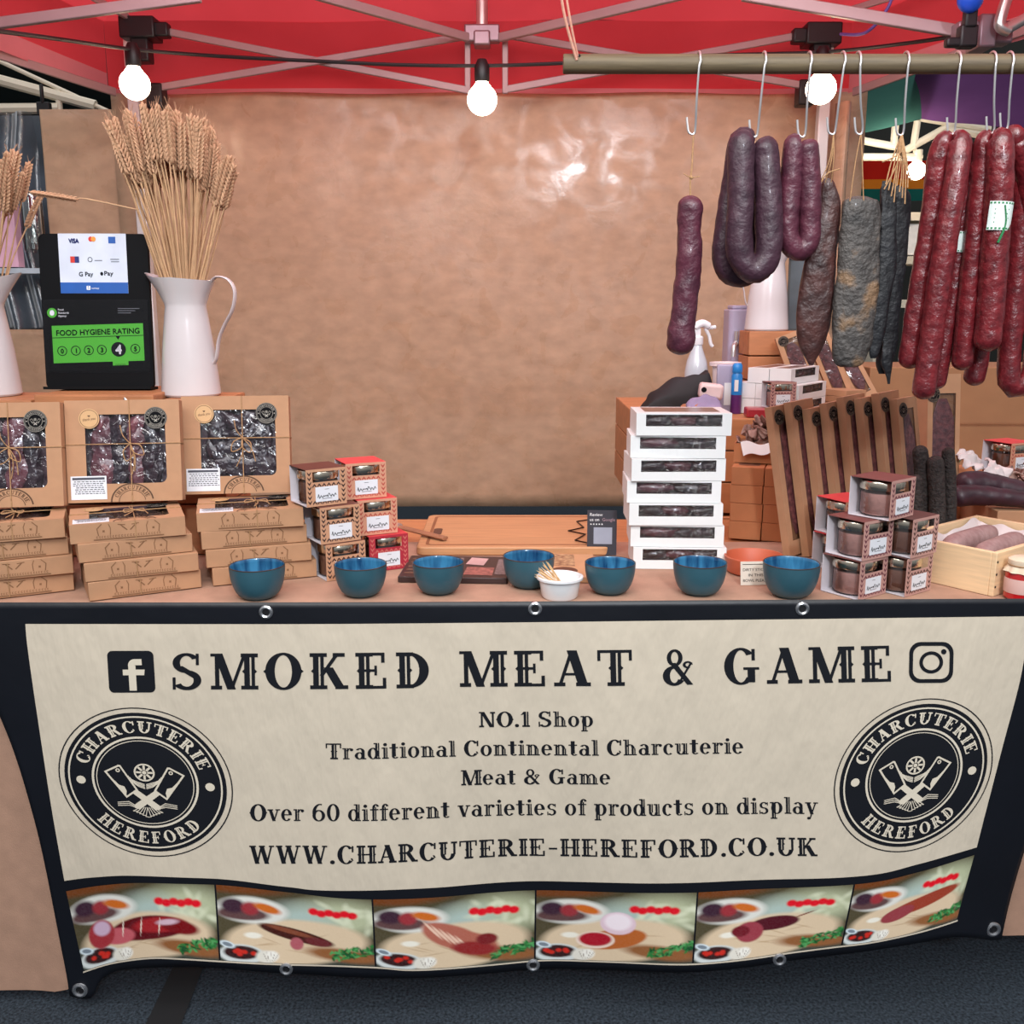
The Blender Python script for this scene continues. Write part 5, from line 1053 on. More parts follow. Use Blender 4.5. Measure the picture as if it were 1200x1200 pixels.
# ---------------------------------------------------------------- pine crate with wrapped salami
PINE = mat('pale_pine', (232, 200, 158), .55, var=.1, scale=4, stretch=(3, 3, 40))
cz = R(37); cw, cd, ch = .3, .2, .084; cc = atZ(1167, 702, TZ); e1 = Rz(cz) @ Vector((cw / 2, cd / 2, 0)); cloc = Vector((cc.x + e1.x, cc.y + e1.y + .012, TZ + .0006))
t = thing('pine_crate', 'pale pine crate holding paper wrapped salami at the right table end', 'crate', cloc, cz)
for nm, c, dd in (('front_board', (0, -cd / 2 + .005, ch / 2), (cw, .01, ch)), ('rear_board', (0, cd / 2 - .005, ch / 2), (cw, .01, ch)), ('end_board', (-cw / 2 + .005, 0, ch / 2), (.01, cd - .02, ch)), ('end_board', (cw / 2 - .005, 0, ch / 2), (.01, cd - .02, ch)), ('floor_board', (0, 0, .004), (cw - .02, cd - .02, .008))):
    b = MB(); b.box(c, dd); b.build(nm, PINE, t, bevel=.0012)
b = MB()
for z in (.018, .042, .066): b.box((-cw / 2 + .005, -cd / 2 - .0003, z), (.004, .001, .004))
b.build('nails', BLACKP, t)
TISS = mat('tissue_paper', (216, 206, 204), .6, var=.04, bump=.5, bscale=30)
b = MB(); b.grid(lambda u, v: ((u - .5) * (cw - .03), (v - .5) * (cd - .03), .024 + .006 * math.sin(u * 9) * math.sin(v * 7) + .012 * mnoise.noise(Vector((u * 5, v * 5, 1))) + .05 * max(abs(2 * u - 1), abs(2 * v - 1)) ** 4), 40, 32); b.build('tissue_liner', TISS, t); 
WRAP = mat('mould_salami', (172, 142, 138), .55, var=.2, scale=50, col2=(140, 106, 104), bump=.4, bscale=120)
for i, (x, y, an) in enumerate(((-.02, -.04, 5), (-.0, .03, 2))):
    v = Rz(cz) @ Vector((x, y, 0)); b = MB(); n = 14; L = .1
    b.tube([(-L + 2 * L * k / n, 0, 0) for k in range(n + 1)], [.021 * math.sqrt(max(.04, 1 - abs(2 * k / n - 1) ** 6)) for k in range(n + 1)], 16); tag(b.build('wrapped_salami', WRAP, loc=(cloc.x + v.x, cloc.y + v.y, TZ + .066), rot=(0, 0, cz + R(an))), ('pale mould-dusted salami at the front of the pine crate', 'pale mould-dusted salami at the back of the pine crate')[i], 'salami', 'pale salami in the pine crate')
# jam jar with cloth lid
jp_ = atZ(1199, 706, TZ); t = thing('jam_jar', 'red jam jar with cream cloth cap at the right edge, beside pine crate', 'jar', (jp_.x + .007, jp_.y + .024, TZ + .0006))
b = MB(); b.lathe([(1e-6, 0), (.026, 0), (.03, .004), (.03, .05), (.025, .058), (.025, .064)], 32); b.build('glass', mat('jam_red', (182, 30, 34), .12, var=.1, coat=.6), t)
b = MB(); b.lathe([(.0305, .014), (.0308, .015), (.0308, .04), (.0305, .041)], 32); b.build('paper_label', mat('jam_label', (222, 180, 170), .6), t)
b = MB()
def ruff(p, a): k = max(0, (.066 - p[2]) / .014); f = 1 + .09 * k * math.sin(a * 9); return (p[0] * f, p[1] * f, p[2])
b.lathe([(1e-6, .08), (.02, .079), (.027, .075), (.0275, .067), (.026, .064), (.033, .053)], 54, ruff); b.build('cloth_cap', mat('cream_cloth', (226, 206, 180), .8), t); b = MB(); b.tube([(.0275 * math.cos(k * PI / 12), .0275 * math.sin(k * PI / 12), .0655) for k in range(24)], .001, 6, closed=True); b.build('tie', TWINE, t)

# tray behind with dark sausages, dried curls
t = thing('card_tray', 'brown card tray behind the pine crate, under the dark sausages', 'tray', (1.22, 2.205, TZ + .0006)); b = MB(); b.box((0, 0, .045), (.3, .18, .09)); b.build('tray_card', KRAFT, t, bevel=.002)
def casing(key, c1, c2, rough=.4, coat=.3, bump=.7, bs_=46, scale=34): return mat(key, c1, rough, col2=c2, scale=scale, bump=bump, bscale=bs_, coat=coat, bdist=.006)
DKPLUM = casing('plum_casing', (62, 32, 44), (44, 22, 32), .5, .1, .3)
def sausage(pts, r, m, name, label, cat='salami', group=None, n=20, parent=None, lump=.05, seed=0, ends=(.85, .85), sub=10):
    P = spline(pts, sub); L = [0]
    for a_, c_ in zip(P, P[1:]): L.append(L[-1] + (c_ - a_).length)
    T = L[-1]; rr = r if callable(r) else (lambda s_: r); q = []
    # resample densely near the ends for round caps
    ss = [T * k / 60 for k in range(61)]; e = rr(0) * ends[0]; e2 = rr(1) * ends[1]
    ss = sorted(set([0] + [e * (1 - math.cos(k * PI / 12)) for k in range(1, 7)] + [s_ for s_ in ss if e * 1.05 < s_ < T - e2 * 1.05] + [T - e2 * (1 - math.cos(k * PI / 12)) for k in range(1, 7)] + [T]))
    px_ = [np.interp(ss, L, [p[i] for p in P]) for i in range(3)]; pts2 = [Vector((px_[0][i], px_[1][i], px_[2][i])) for i in range(len(ss))]
    rs = []
    for s_ in ss:
        k = 1.0
        if s_ < e: k = math.sqrt(max(.02, 1 - (1 - s_ / e) ** 2))
        if s_ > T - e2: k = min(k, math.sqrt(max(.02, 1 - (1 - (T - s_) / e2) ** 2)))
        rs.append(rr(s_ / T) * k * (1 + lump * mnoise.noise(Vector((s_ * 25, seed, 0)))))
    b = MB(); b.tube(pts2, rs, n)
    for i, v in enumerate(b.v): 
        nn = mnoise.noise(v * 55 + Vector((seed, 0, 0))); c = pts2[min(i // n, len(pts2) - 1)]; b.v[i] = v + (v - c) * (.07 * nn * lump / .05)
    o = b.build(name, m, parent, smooth=60)
    if label: tag(o, label, cat, group)
    return o
sausage([Vector((atY(x, 590, 2.25).x, y, TZ + .0912 + .031 + dz)) for x, y, dz in ((1108, 2.2, .004), (1128, 2.21, .012), (1152, 2.205, .008), (1190, 2.19, -.006))], lambda s: .033 * (1 - .35 * s), DKPLUM, 'blood_sausage', 'thick dark plum sausage lying at the back on the card tray', 'sausage', seed=2)
sausage([Vector((atY(x, 590, 2.2).x, y, TZ + .0912 + .0255 + dz)) for x, y, dz in ((1098, 2.14, 0), (1122, 2.142, .004), (1150, 2.135, .002), (1192, 2.125, -.006))], lambda s: .025 * (1 - .3 * s), DKPLUM, 'blood_sausage', 'thinner dark plum sausage lying at the front, above the pine crate', 'sausage', seed=5)
DRYK = casing('dark_crust', (64, 56, 52), (34, 28, 28), .75, 0, 1.0, 160, 120)
for i, (x0, y0, x1, y1, r, Y) in enumerate(((1082, 640, 1078, 522, .016, 2.08), (1097, 640, 1096, 534, .017, 2.055), (1112, 640, 1111, 524, .0135, 2.075), (1072, 640, 1073, 556, .013, 2.035))):
    a_, c_ = atY(x0, y0, Y), atY(x1, y1, Y); a_.z = TZ + r * .3
    sausage([a_, a_.lerp(c_, .5) + Vector((.004, 0, 0)), c_], r, DRYK, 'crusted_salami', ('dark crusted salami standing at the back left of the bunch', 'thickest dark crusted salami standing at the front of the bunch', 'slim dark crusted salami standing at the right of the bunch', 'short dark crusted salami standing lowest at the left of the bunch')[i], group='dark crusted salami bunch', seed=i)
t = thing('support_carton', 'plain brown carton under the green bowl and the back right jar', 'box', (1.22, 2.435, TZ + .0006)); b = MB(); b.box((0, 0, .065), (.34, .15, .13)); b.build('carton', MATS['orange_kraft'], t, bevel=.002)
slices(34, Vector((1.25, 2.3, TZ + .092)), .1, .05, .05, 'curled dried meat slice in the heap behind the dark sausages', 'dried slices heaped at the right', 11)
for o in CS: bpy.data.objects.remove(o)
for i, (px, py, rz, sx_) in enumerate(((1140, 556, .4, .09), (1180, 596, -.3, .1), (1168, 566, 1.0, .07))):
    c = atY(px, py - 14, 2.3 - .02 * i); b = MB(); b.grid(lambda u, v: ((u - .5) * sx_, (v - .5) * .06, .02 * mnoise.noise(Vector((u * 4, v * 4, i * 3))) + .012 * math.sin(u * 4)), 14, 10); o = b.build('crumpled_paper', TISS, loc=(c.x, c.y, c.z), rot=(R(40), R(12 - 20 * i), rz)); o.modifiers.new('solid', 'SOLIDIFY').thickness = .001; tag(o, ('white crumpled paper at the left of the dried slice heap', 'white crumpled paper at the right front of the dried slice heap', 'white crumpled paper below the back right jar')[i], 'paper', 'crumpled paper in the slice heap')
jar_sleeve('coral-topped boxed jar at the right edge behind the dried slice heap', (1.235, 2.42, TZ + .132), R(24), 1, JG)
b = MB(); GB = mat('green_glaze', (70, 128, 104), .25, coat=.3); b.lathe([(1e-6, 0), (.018, 0), (.034, .03), (.037, .05), (.0355, .05), (.03, .028), (1e-6, .006)], 32); tag(b.build('green_bowl', GB, loc=(1.09, 2.43, TZ + .132), clean=True), 'small green bowl behind the wide window box at right', 'bowl')
t = thing('cardboard_box', 'big brown cardboard box standing behind everything at right', 'box', (1.39, 2.985, TZ + .0006)); CBD = mat('cardboard', (150, 108, 74), .8, var=.06)
b = MB(); b.box((0, 0, .18), (.72, .28, .36)); b.build('carton', CBD, t, bevel=.003); b = MB(); b.box((0, -.152, .2), (.72, .002, .003)); b.build('crease', KRAFT_IN, t)

# ================================================================== BACK TABLE, RIGHT
RZ = 1.10
xa, xb = atY(748, 490, 2.56).x, atY(1012, 490, 2.56).x
plank_crate('wide wooden crate on the back table carrying bottles and white boxes', xa, xb, 2.51, 3.12, TZ, RZ, WOODT)
RZ += .0008
# black bag
b = MB(); BAGM = mat('black_fabric', (26, 26, 30), .7, var=.3, scale=12, bump=.4, bscale=30)
pA, pB = atY(747, 490, 2.62), atY(836, 436, 2.66); bh = (pB.z - RZ) * 1.12
def bagf(u, v):
    x = pA.x + (pB.x - pA.x) * u; hh = bh * (.08 + .92 * u ** .5) * min(1, 9 * (1 - u) + .25) ** .5 * min(1, u * 12 + .05); a_ = PI * v
    f = .014 * mnoise.noise(Vector((u * 5 + v * 3, v * 2.2, 1))) + .006 * math.sin(v * 14 + u * 5)
    return (x + .02 * (1 - u) * math.sin(a_), 2.655 - (.045 + .01 * math.sin(u * 3)) * math.cos(a_) * (1 - .3 * u) + f * math.sin(a_), RZ + .0006 + max(0, hh * math.sin(a_) ** .75 + f * math.sin(a_)))
b.grid(bagf, 40, 30)
tag(b.build('black_bag', BAGM, smooth=80), 'slouched black fabric bag behind the top of the white box stack', 'bag')
# spray bottle
SPW = mat('spray_plastic', (226, 226, 230), .3, var=.02); SPC = mat('spray_bottle_body', (190, 196, 204), .2, var=.03, coat=.4)
c = atY(816, 436, 2.8); t = thing('spray_bottle', 'translucent white trigger spray bottle behind the black bag', 'spray bottle', (c.x, 2.8, RZ), R(12))
b = MB(); b.lathe([(1e-6, 0), (.03, 0), (.033, .006), (.033, .1), (.028, .13), (.015, .165), (.013, .18)], 28); b.build('bottle', SPC, t)
b = MB(); b.lathe([(.015, .175), (.016, .178), (.016, .196), (.012, .2), (1e-6, .2)], 20); b.build('collar', SPW, t)
b = MB(); b.tube(spline([(-.022, 0, .205), (-.012, 0, .222), (.01, 0, .234), (.028, 0, .228), (.036, 0, .222)], 6), [.008] * 6 + [.014] * 14 + [.009] * 5, 12, flat=.8); b.box((-.006, 0, .207), (.022, .018, .026)); b.tube([(.036, 0, .222), (.052, 0, .224)], .0055, 10); b.build('spray_head', SPW, t)
b = MB(); b.tube(spline([(.022, 0, .22), (.034, 0, .2), (.04, 0, .178), (.046, 0, .17)], 5), .005, 8); b.build('trigger', SPW, t)
# dispenser, tub
LIL = mat('lilac_plastic', (168, 162, 186), .4, var=.03); c = atY(874, 380, 3.06); t = thing('water_dispenser', 'pale lilac drinks dispenser with chrome tap left of the white jug', 'dispenser', (c.x - .014, 3.07, RZ)); hd = c.z + .045 - RZ
b = MB(); b.prism(rrect(-.045, -.05, .045, .05, .016), 0, hd); b.build('tank', LIL, t, bevel=.004); b = MB(); b.prism(rrect(-.036, -.04, .036, .04, .012), hd, hd + .012); b.build('lid', LIL, t, bevel=.004)
tz_ = atY(852, 402, 3.0).z - RZ; b = MB(); b.tube([(-.02, -.05, tz_), (-.03, -.08, tz_)], .007, 10); b.tube(spline([(-.03, -.078, tz_), (-.038, -.094, tz_ - .01), (-.04, -.098, tz_ - .04)], 5), .007, 10); b.tube([(-.029, -.075, tz_), (-.027, -.075, tz_ + .035)], [.004, .007], 8); b.build('tap', STEEL, t)
c = atY(849, 424, 2.79); t = thing('plastic_tub', 'off-white rimmed plastic tub beneath the dispenser tap', 'tub', (c.x, 2.775, RZ)); hz = c.z - RZ; b = MB(); b.lathe([(1e-6, 0), (.03, 0), (.036, hz - .012), (.044, hz - .01), (.044, hz), (.04, hz), (.036, hz - .008), (.03, .004), (1e-6, .003)], 32); b.build('tub', mat('tub_plastic', (222, 204, 204), .4, var=.02), t, clean=True)
c = atY(848, 480, 2.665); t = thing('lilac_carton', 'slim lilac carton standing left of the blue-capped bottle', 'carton', (c.x, 2.665, RZ), R(-8)); b = MB(); b.box((0, 0, .064), (.044, .03, .128)); b.build('carton', LIL, t, bevel=.003); b = MB(); b.box((.008, -.0154, .05), (.02, .0006, .06)); b.build('pale_panel', WHITE_CARD, t)
c = atY(862, 480, 2.63); t = thing('cleaning_bottle', 'slim bottle with blue cap and purple base beside the white boxes', 'bottle', (c.x, 2.63, RZ)); b = MB(); b.lathe([(1e-6, 0), (.014, 0), (.0145, .003), (.0145, .05)], 20); b.cur = 1; b.lathe([(.0145, .05), (.0145, .1), (.011, .108)], 20); b.build('body', [mat('purple_plastic', (92, 40, 104), .35), mat('bright_blue', (36, 130, 205), .35)], t); b = MB(); b.lathe([(.0125, .108), (.0135, .11), (.013, .128), (.009, .133), (1e-6, .134)], 20); b.build('cap', MATS['bright_blue'], t)
b = MB(); b.box((-.004, -.0138, .075), (.01, .003, .03)); b.build('white_label', WHITE_CARD, t)
# pack of wipes on brown paper bag with lilac cloth
BAGB = mat('brown_bag', (178, 122, 90), .7, bump=.4, bscale=26); c = atY(816, 484, 2.6); b = MB(); b.ball((0, 0, .019), (.052, .04, .0185), 22, 12, .25, 4)
for i, v in enumerate(b.v): v.z = max(v.z, .0004)
tag(b.build('paper_bag', BAGB, loc=(c.x + .008, 2.572, RZ)), 'crumpled brown paper bag under the pink wipes pack', 'bag')
b = MB(); c2 = c; b.grid(lambda u, v: ((u - .5) * .09, -.045 - .01 * v + .03 * (1 - v), .006 + .05 * (1 - v) * (.5 + .5 * math.sin(u * 3)) + .008 * mnoise.noise(Vector((u * 4, v * 4, 0)))), 16, 10); o = b.build('lilac_cloth', mat('lilac_fabric', (150, 138, 172), .8), loc=(c2.x + .01, 2.575, RZ)); o.modifiers.new('solid', 'SOLIDIFY').thickness = .002; tag(o, 'folded lilac cloth draped over the brown paper bag', 'cloth')
c = atY(830, 463, 2.6); t = thing('wipes_pack', 'small pink and white wipes pack lying on the brown paper bag', 'pack', (c.x + .002, 2.592, RZ + .042), (0, R(6), R(-6))); b = MB(); b.box((0, 0, .021), (.062, .05, .04)); b.build('wrapper', mat('pink_white_wrap', (232, 208, 208), .45), t, bevel=.008); b = MB(); b.polys([[(-.02 + .007 * math.cos(k * .5), .024 + .007 * math.sin(k * .5)) for k in range(13)]], lambda a_, z: (a_, -.0256, z)); b.build('logo_spot', NB, t, smooth=0)
# white boxes
a = R(-37); P1 = atY(862, 486, 2.62); ew, eh, el = .058, .04, .2
gi = 0
for (c, k) in ((0, 0), (1, 0), (2, 0), (0, 1), (1, 1), (2, 1), (.6, 2), (1.62, 2)):
    o = Rz(a) @ Vector((ew * 1.02 * (c + .5), el / 2, 0)); 
    white_box(('white window box on the bottom layer, left end of the pile on the back crate', 'white window box on the bottom layer, middle of the pile on the back crate', 'white window box on the bottom layer, right end of the pile on the back crate', 'white window box on the middle layer, left end of the back pile', 'white window box on the middle layer, centre of the back pile', 'white window box on the middle layer, right end of the back pile', 'white window box on the top layer, left of the back pile', 'white window box on the top layer, right of the back pile')[gi], (P1.x + o.x, 2.60 + .045 + o.y, RZ + .0006 + k * (eh + .0008)), a, ew, el, eh, k == 2, gi + 2, 'white window boxes piled on the back crate', sidewin=True); gi += 1
# jar on red packet
c = atY(905, 482, 2.53); t = thing('red_packet', 'flat red wrapped packet under the small plum jar', 'packet', (c.x + .02, 2.545, RZ), R(-5)); b = MB(); b.box((0, 0, .012), (.17, .055, .024)); b.build('wrapper', mat('red_wrap', (172, 48, 58), .35, var=.2, coat=.3, bump=.3, bscale=30), t, bevel=.004)
c = atY(913, 470, 2.54); jar_sleeve('plum boxed jar standing in front of the white box pile', (c.x, 2.548, RZ + .0252), R(12), 3, JG).scale = (.84, .62, .9)
# wood crate with jug and chalkboard
c0_, c1_ = atY(867, 400, 2.9), atY(936, 400, 2.9); zt = atY(890, 388, 2.88).z
plank_crate('small orange pine crate under the white jug at back right', c0_.x + .018, c1_.x + .02, 2.86, 2.99, TZ + .25 + .0012, zt)
bpy.context.view_layer.update()
c = atY(898, 388, 2.92); jug('white jug on the orange crate, mostly behind the purple looped sausage', (c.x, 2.922, zt + .001), R(170), .25)
c = atY(929, 386, 2.96); t = thing('chalkboard', 'small dark framed chalkboard leaning right of the white jug', 'chalkboard', (c.x + .012, 2.955, zt + .002), (R(-5), 0, R(-10))); b = MB(); b.box((0, 0, .1), (.056, .008, .2)); b.build('slate', mat('slate', (58, 66, 74), .5, var=.4, scale=12), t); b = MB()
for q in ((-.03, .1, .006, .212), (.03, .1, .006, .212)): b.box((q[0], 0, q[1]), (q[2], .012, q[3]))
b.box((0, 0, .203), (.066, .012, .006)); b.box((0, 0, .0), (.066, .012, .006)); b.build('frame', mat('dark_frame', (40, 34, 32), .5), t)
# leaning kraft boxes behind the white pile
for i, (px, Y, ang, w, h, lab, wide) in enumerate(((934, 2.79, -22, .07, .2, 'plain kraft box tilted left behind the white box pile', False), (972, 2.80, -24, .06, .21, 'tilted kraft window box behind the brown dried meat', False), (1000, 2.82, -30, .06, .2, 'tilted kraft window box furthest right behind the grey dried meat', False))):
    c = atY(px + 16, 470, Y)
    tall_box(lab, (c.x, Y, RZ + .006 + w * .5 * abs(math.sin(R(ang)))), (R(-4), R(ang), R(-8)), w, .03, h, 40 + i)
for k in range(3):
    c = atY(990, 474, 2.7); t = thing('thin_carton', ('lowest', 'middle', 'top')[k] + ' thin kraft carton in the little stack below the grey dried meat', 'box', (c.x + .012, 2.76, RZ + .0004 + k * .0182), R(20 + 3 * k), 'thin kraft cartons'); b = MB(); b.box((0, 0, .009), (.075, .1, .0175)); b.build('carton', KRAFT, t, bevel=.001)

# ================================================================== HANGING BAR AND MEATS
HY = 1.72
pl_ = atY(660, 75, HY); br = 11 * mpp(pl_)
BARW = mat('bar_wood', (108, 94, 70), .6, col2=(82, 70, 52), scale=6, stretch=(1.5, 30, 30), bump=.15, bscale=40)
t = thing('hanging_pole', 'round wooden pole hung on string across the top right, carrying meat hooks', 'pole', pl_); b = MB(); L_ = 1.35
b.tube([(0, 0, 0), (.002, 0, 0), (L_, 0, .0)], [br * .94, br, br], 24); b.build('pole', BARW, t)
c = atY(676, 67, HY - .0) - pl_; b = MB(); b.ball((c.x, -br * .75, c.z - .001), (.006, .004, .004), 10, 6); b.build('string_hole', BLACKP, t)
STRG = mat('pink_string', (206, 150, 130), .9, var=.15, scale=200)
b = MB(); g0 = atY(675, 67, HY - br); g1 = atY(655, -20, HY - .06); b.tube(spline([g0 + Vector((.001, 0, -.004)), g0.lerp(g1, .5) + Vector((-.003, 0, 0)), g1], 8), .0024, 6); b.tube(spline([g0 + Vector((.004, .004, -.002)), g0.lerp(g1, .45) + Vector((.004, 0, 0)), g1 + Vector((.006, 0, .01))], 8), .002, 6)
b.tube([g1, g1 + Vector((0, .02, .42))], .0024, 6)
tag(b.build('hanging_string', STRG), 'twisted pinkish string holding up the left end of the wooden pole', 'string')
barz = pl_.z
HK = [(817, 813, 157, 'single purple salami'), (893, 886, 160, 'double purple sausage loop'), (946, 942, 160, 'smaller purple sausage loop'), (985, 977, 157, 'brown dried meat'), (1003, 1009, 157, 'grey mouldy dried meat'), (1059, 1057, 158, 'black dried meat strips'), (1119, 1117, 157, 'long red salami pair'), (1160, 1163, 156, 'labelled red salami bunch'), (1180, 1179, 152, 'rightmost red salami')]
def hook(pxt, pxb, pyb, what):
    a_, c_ = atY(pxt, 75, HY), atY(pxb, pyb, HY); a_.z = barz; r = br + .003; t = thing('meat_hook', 'steel S hook holding the ' + what, 'hook', a_, 0, 'steel hooks on the pole'); d = c_ - a_
    pts = [(0, r * math.cos(R(k)) , r * math.sin(R(k))) for k in range(-20, 181, 20)][::1]
    pts = [Vector((.002, y, z)) for x, y, z in pts] + [Vector((d.x * .1, -r, -.012)), Vector((d.x * .5, -r * .6, d.z * .55)), Vector((d.x * .95 + .002, -.002, d.z + .012)), Vector((d.x, 0, d.z)), Vector((d.x - .008, .0, d.z + .002)), Vector((d.x - .011, .0, d.z + .014)), Vector((d.x - .0125, .0, d.z + .026))]
    b = MB(); b.tube(spline(pts, 5), .0018, 8); b.build('wire', STEEL, t); return c_
HB_ = [hook(*h) for h in HK]
PURP = casing('purple_casing', (92, 42, 58), (66, 30, 44), .42, .14, .55, 75, 40); PURP2 = casing('dark_purple_casing', (68, 40, 54), (48, 28, 40), .5, .1, .5, 75, 40); REDS = casing('red_casing', (122, 34, 40), (78, 20, 27), .34, .35, .5, 90, 60)
def Yp(pts, dy=0): return [atY(x, y, HY + (q[0] if q else dy)) for x, y, *q in pts]
def sgroup(name, label, cat='salami'): return thing(name, label, cat, (0, 0, 0))
k_ = mpp(atY(900, 250, HY))
def twine_between(par, pts, r=.0009): b = MB(); b.tube(spline(pts, 5), r, 6); return b.build('twine', TWINE, par)
# single salami
t = thing('hanging_salami', 'single straight purple salami hanging on twine at the left of the pole', 'salami', HB_[0]); o0 = HB_[0]
sausage([p - o0 for p in Yp([(809, 229), (808, 260), (807, 310), (803, 350), (799, 385), (797, 416)])], lambda s: k_ * (14.2 + 1.5 * s + 2.0 * max(0, s - .75) * 4), PURP, 'salami', None, parent=t, seed=1, lump=.08)
tw_ = [Vector((0, 0, .001)), Vector((-.001, 0, -.03)), *[p - o0 for p in Yp([(811, 195), (809, 210), (809, 231)])]]; twine_between(t, tw_, .0014)
b = MB(); c = atY(810, 208, HY) - o0; b.ball(c, .0035, 8, 6); b.tube(spline([c + Vector((-.013, 0, .006)), c, c + Vector((.014, 0, .002))], 4), .001, 6); b.build('knot', TWINE, t)
# looped purple sausages
t = thing('looped_sausage', 'pair of thick dark purple U-shaped sausages looped on one hook', 'sausage', HB_[1]); o0 = HB_[1]
sausage([p - o0 for p in Yp([(884, 164, .0), (868, 166, .012), (862, 200, .022), (852, 260, .026), (848, 305, .026), (860, 322, .028), (880, 318, .03), (890, 290, .03), (893, 230, .03), (890, 170, .012)])], k_ * 14, PURP2, 'sausage', None, parent=t, seed=7)
sausage([p - o0 for p in Yp([(878, 163, -.006), (869, 172, -.014), (868, 230, -.018), (866, 285, -.018), (872, 308, -.018), (884, 317, -.018), (897, 306, -.018), (901, 285, -.018), (900, 230, -.014), (897, 180, -.008), (890, 163, -.004)])], k_ * 15.5, PURP2, 'sausage', None, parent=t, seed=3)
t = thing('looped_sausage', 'smaller purple U-shaped sausage looped right of the thick dark pair', 'sausage', HB_[2]); o0 = HB_[2]
sausage([p - o0 for p in Yp([(938, 163), (931, 172), (926, 225), (923, 270), (928, 288), (938, 293), (947, 284), (949, 262), (949, 220), (947, 180), (943, 164)], .0)], k_ * 12.8, PURP, 'sausage', None, parent=t, seed=5)
# dried slabs
def slab(rows, dy, thick, m, parent, org, seed, lump=.12, n=28, name='meat'):
    rows2 = spline([Vector((y, l, r)) for y, l, r in rows], 6); b = MB(); N = len(rows2); vs = []; fs = []
    for i, q in enumerate(rows2):
        y, l, r = q; a_, c_ = atY(l, y, HY + dy), atY(r, y, HY + dy); mid = (a_ + c_) / 2; hw = (c_ - a_).length / 2
        for j in range(n):
            an = 2 * PI * j / n; ca, sa = math.cos(an), math.sin(an); k = 1 + lump * mnoise.noise(Vector((ca * 1.2 + seed, sa * 1.2, mid.z * 14))) + lump * .5 * mnoise.noise(Vector((ca * 3, sa * 3 + seed, mid.z * 45)))
            vs.append(mid + Vector((hw * math.copysign(abs(ca) ** .8, ca) * k, hw * thick * math.copysign(abs(sa) ** .8, sa) * k, 0)) - org)
    for i in range(N - 1):
        for j in range(n): fs.append((i * n + j, i * n + (j + 1) % n, (i + 1) * n + (j + 1) % n, (i + 1) * n + j))
    fs.append(list(range(n))); fs.append([(N - 1) * n + j for j in range(n)][::-1]); b.add(vs, fs); return b.build(name, m, parent, smooth=60, clean=True)
BRN = casing('brown_dried', (84, 48, 44), (46, 28, 28), .5, .15, .9, 60, 34); GRY = casing('grey_mould', (78, 73, 70), (42, 40, 40), .6, .1, .9, 110, 18); _g = GRY.node_tree.nodes['Color Ramp'].color_ramp; _g.elements[1].position = .54; _e = _g.elements.new(.64); _e.color = rgb(124, 98, 74); BLK = casing('black_dried', (24, 25, 30), (14, 14, 18), .55, .1, .7, 60, 30)
t = thing('dried_meat', 'brown wrinkled dried meat strip tied with twine, left of the grey one', 'dried meat', HB_[3]); o0 = HB_[3]
slab([(209, 966, 974), (216, 963, 979), (240, 961, 985), (270, 951, 983), (300, 943, 981), (340, 937, 978), (380, 933, 972), (405, 937, 965), (420, 944, 957), (428, 948, 953)], .03, .5, BRN, t, o0, 3)
for x in (-9, -3, 4): twine_between(t, [Vector((0, 0, .002)), Vector((x * .0005, -.002, -.04)), atY(970 + x, 214, HY + .006) - o0])
twine_between(t, [atY(962, 214, HY - .006) - o0, atY(970, 203, HY - .008) - o0, atY(984, 198, HY - .006) - o0], .0012)
t = thing('dried_meat', 'broad grey mould-covered dried meat slab with tan patches', 'dried meat', HB_[4]); o0 = HB_[4]
slab([(230, 1000, 1014), (233, 992, 1022), (240, 986, 1029), (280, 983, 1030), (340, 979, 1028), (385, 976, 1022), (410, 974, 1017), (425, 977, 1011), (430, 984, 1004)], .01, .5, GRY, t, o0, 9, .14)
for k, (px, py, rx, rz_) in enumerate(((1018, 330, .016, .03), (1014, 368, .012, .02), (992, 398, .014, .01), (1003, 420, .018, .006))):
    pass
for x in (996, 1012): twine_between(t, [Vector((0, 0, .002)), atY((x + 1009) / 2, 190, HY - .004) - o0, atY(x, 236, HY - .004) - o0])
t = thing('dried_meat', 'black leathery dried meat strips with a tangle of pale string', 'dried meat', HB_[5]); o0 = HB_[5]
slab([(214, 1036, 1046), (224, 1032, 1064), (250, 1033, 1066), (300, 1031, 1061), (350, 1028, 1056), (400, 1029, 1051), (425, 1027, 1046), (438, 1030, 1040)], .034, .42, BLK, t, o0, 4, .2)
slab([(212, 1034, 1044), (240, 1032, 1050), (300, 1028, 1050), (350, 1022, 1044), (390, 1018, 1036), (412, 1018, 1030), (420, 1020, 1026)], .014, .4, BLK, t, o0, 14, .25)
slab([(400, 1034, 1046), (425, 1032, 1046), (440, 1038, 1044), (450, 1040, 1043)], .02, .5, BLK, t, o0, 22, .3)
for i in range(9): x = 1042 + 3.2 * i - 4; twine_between(t, [Vector((0, 0, .002)), atY(1046 + 2.2 * i, 185 + (i % 3) * 6, HY - .006 - .002 * (i % 4)) - o0, atY(x, 216 + (i * 7) % 26, HY - .014) - o0], .0011)
for i, (x0, y0, x1, y1) in enumerate(((1056, 178, 1034, 190), (1058, 182, 1068, 212), (1052, 190, 1036, 222))): twine_between(t, [Vector((0, 0, 0)), atY(x0, y0, HY - .01) - o0, atY(x1, y1, HY - .014) - o0], .0011)
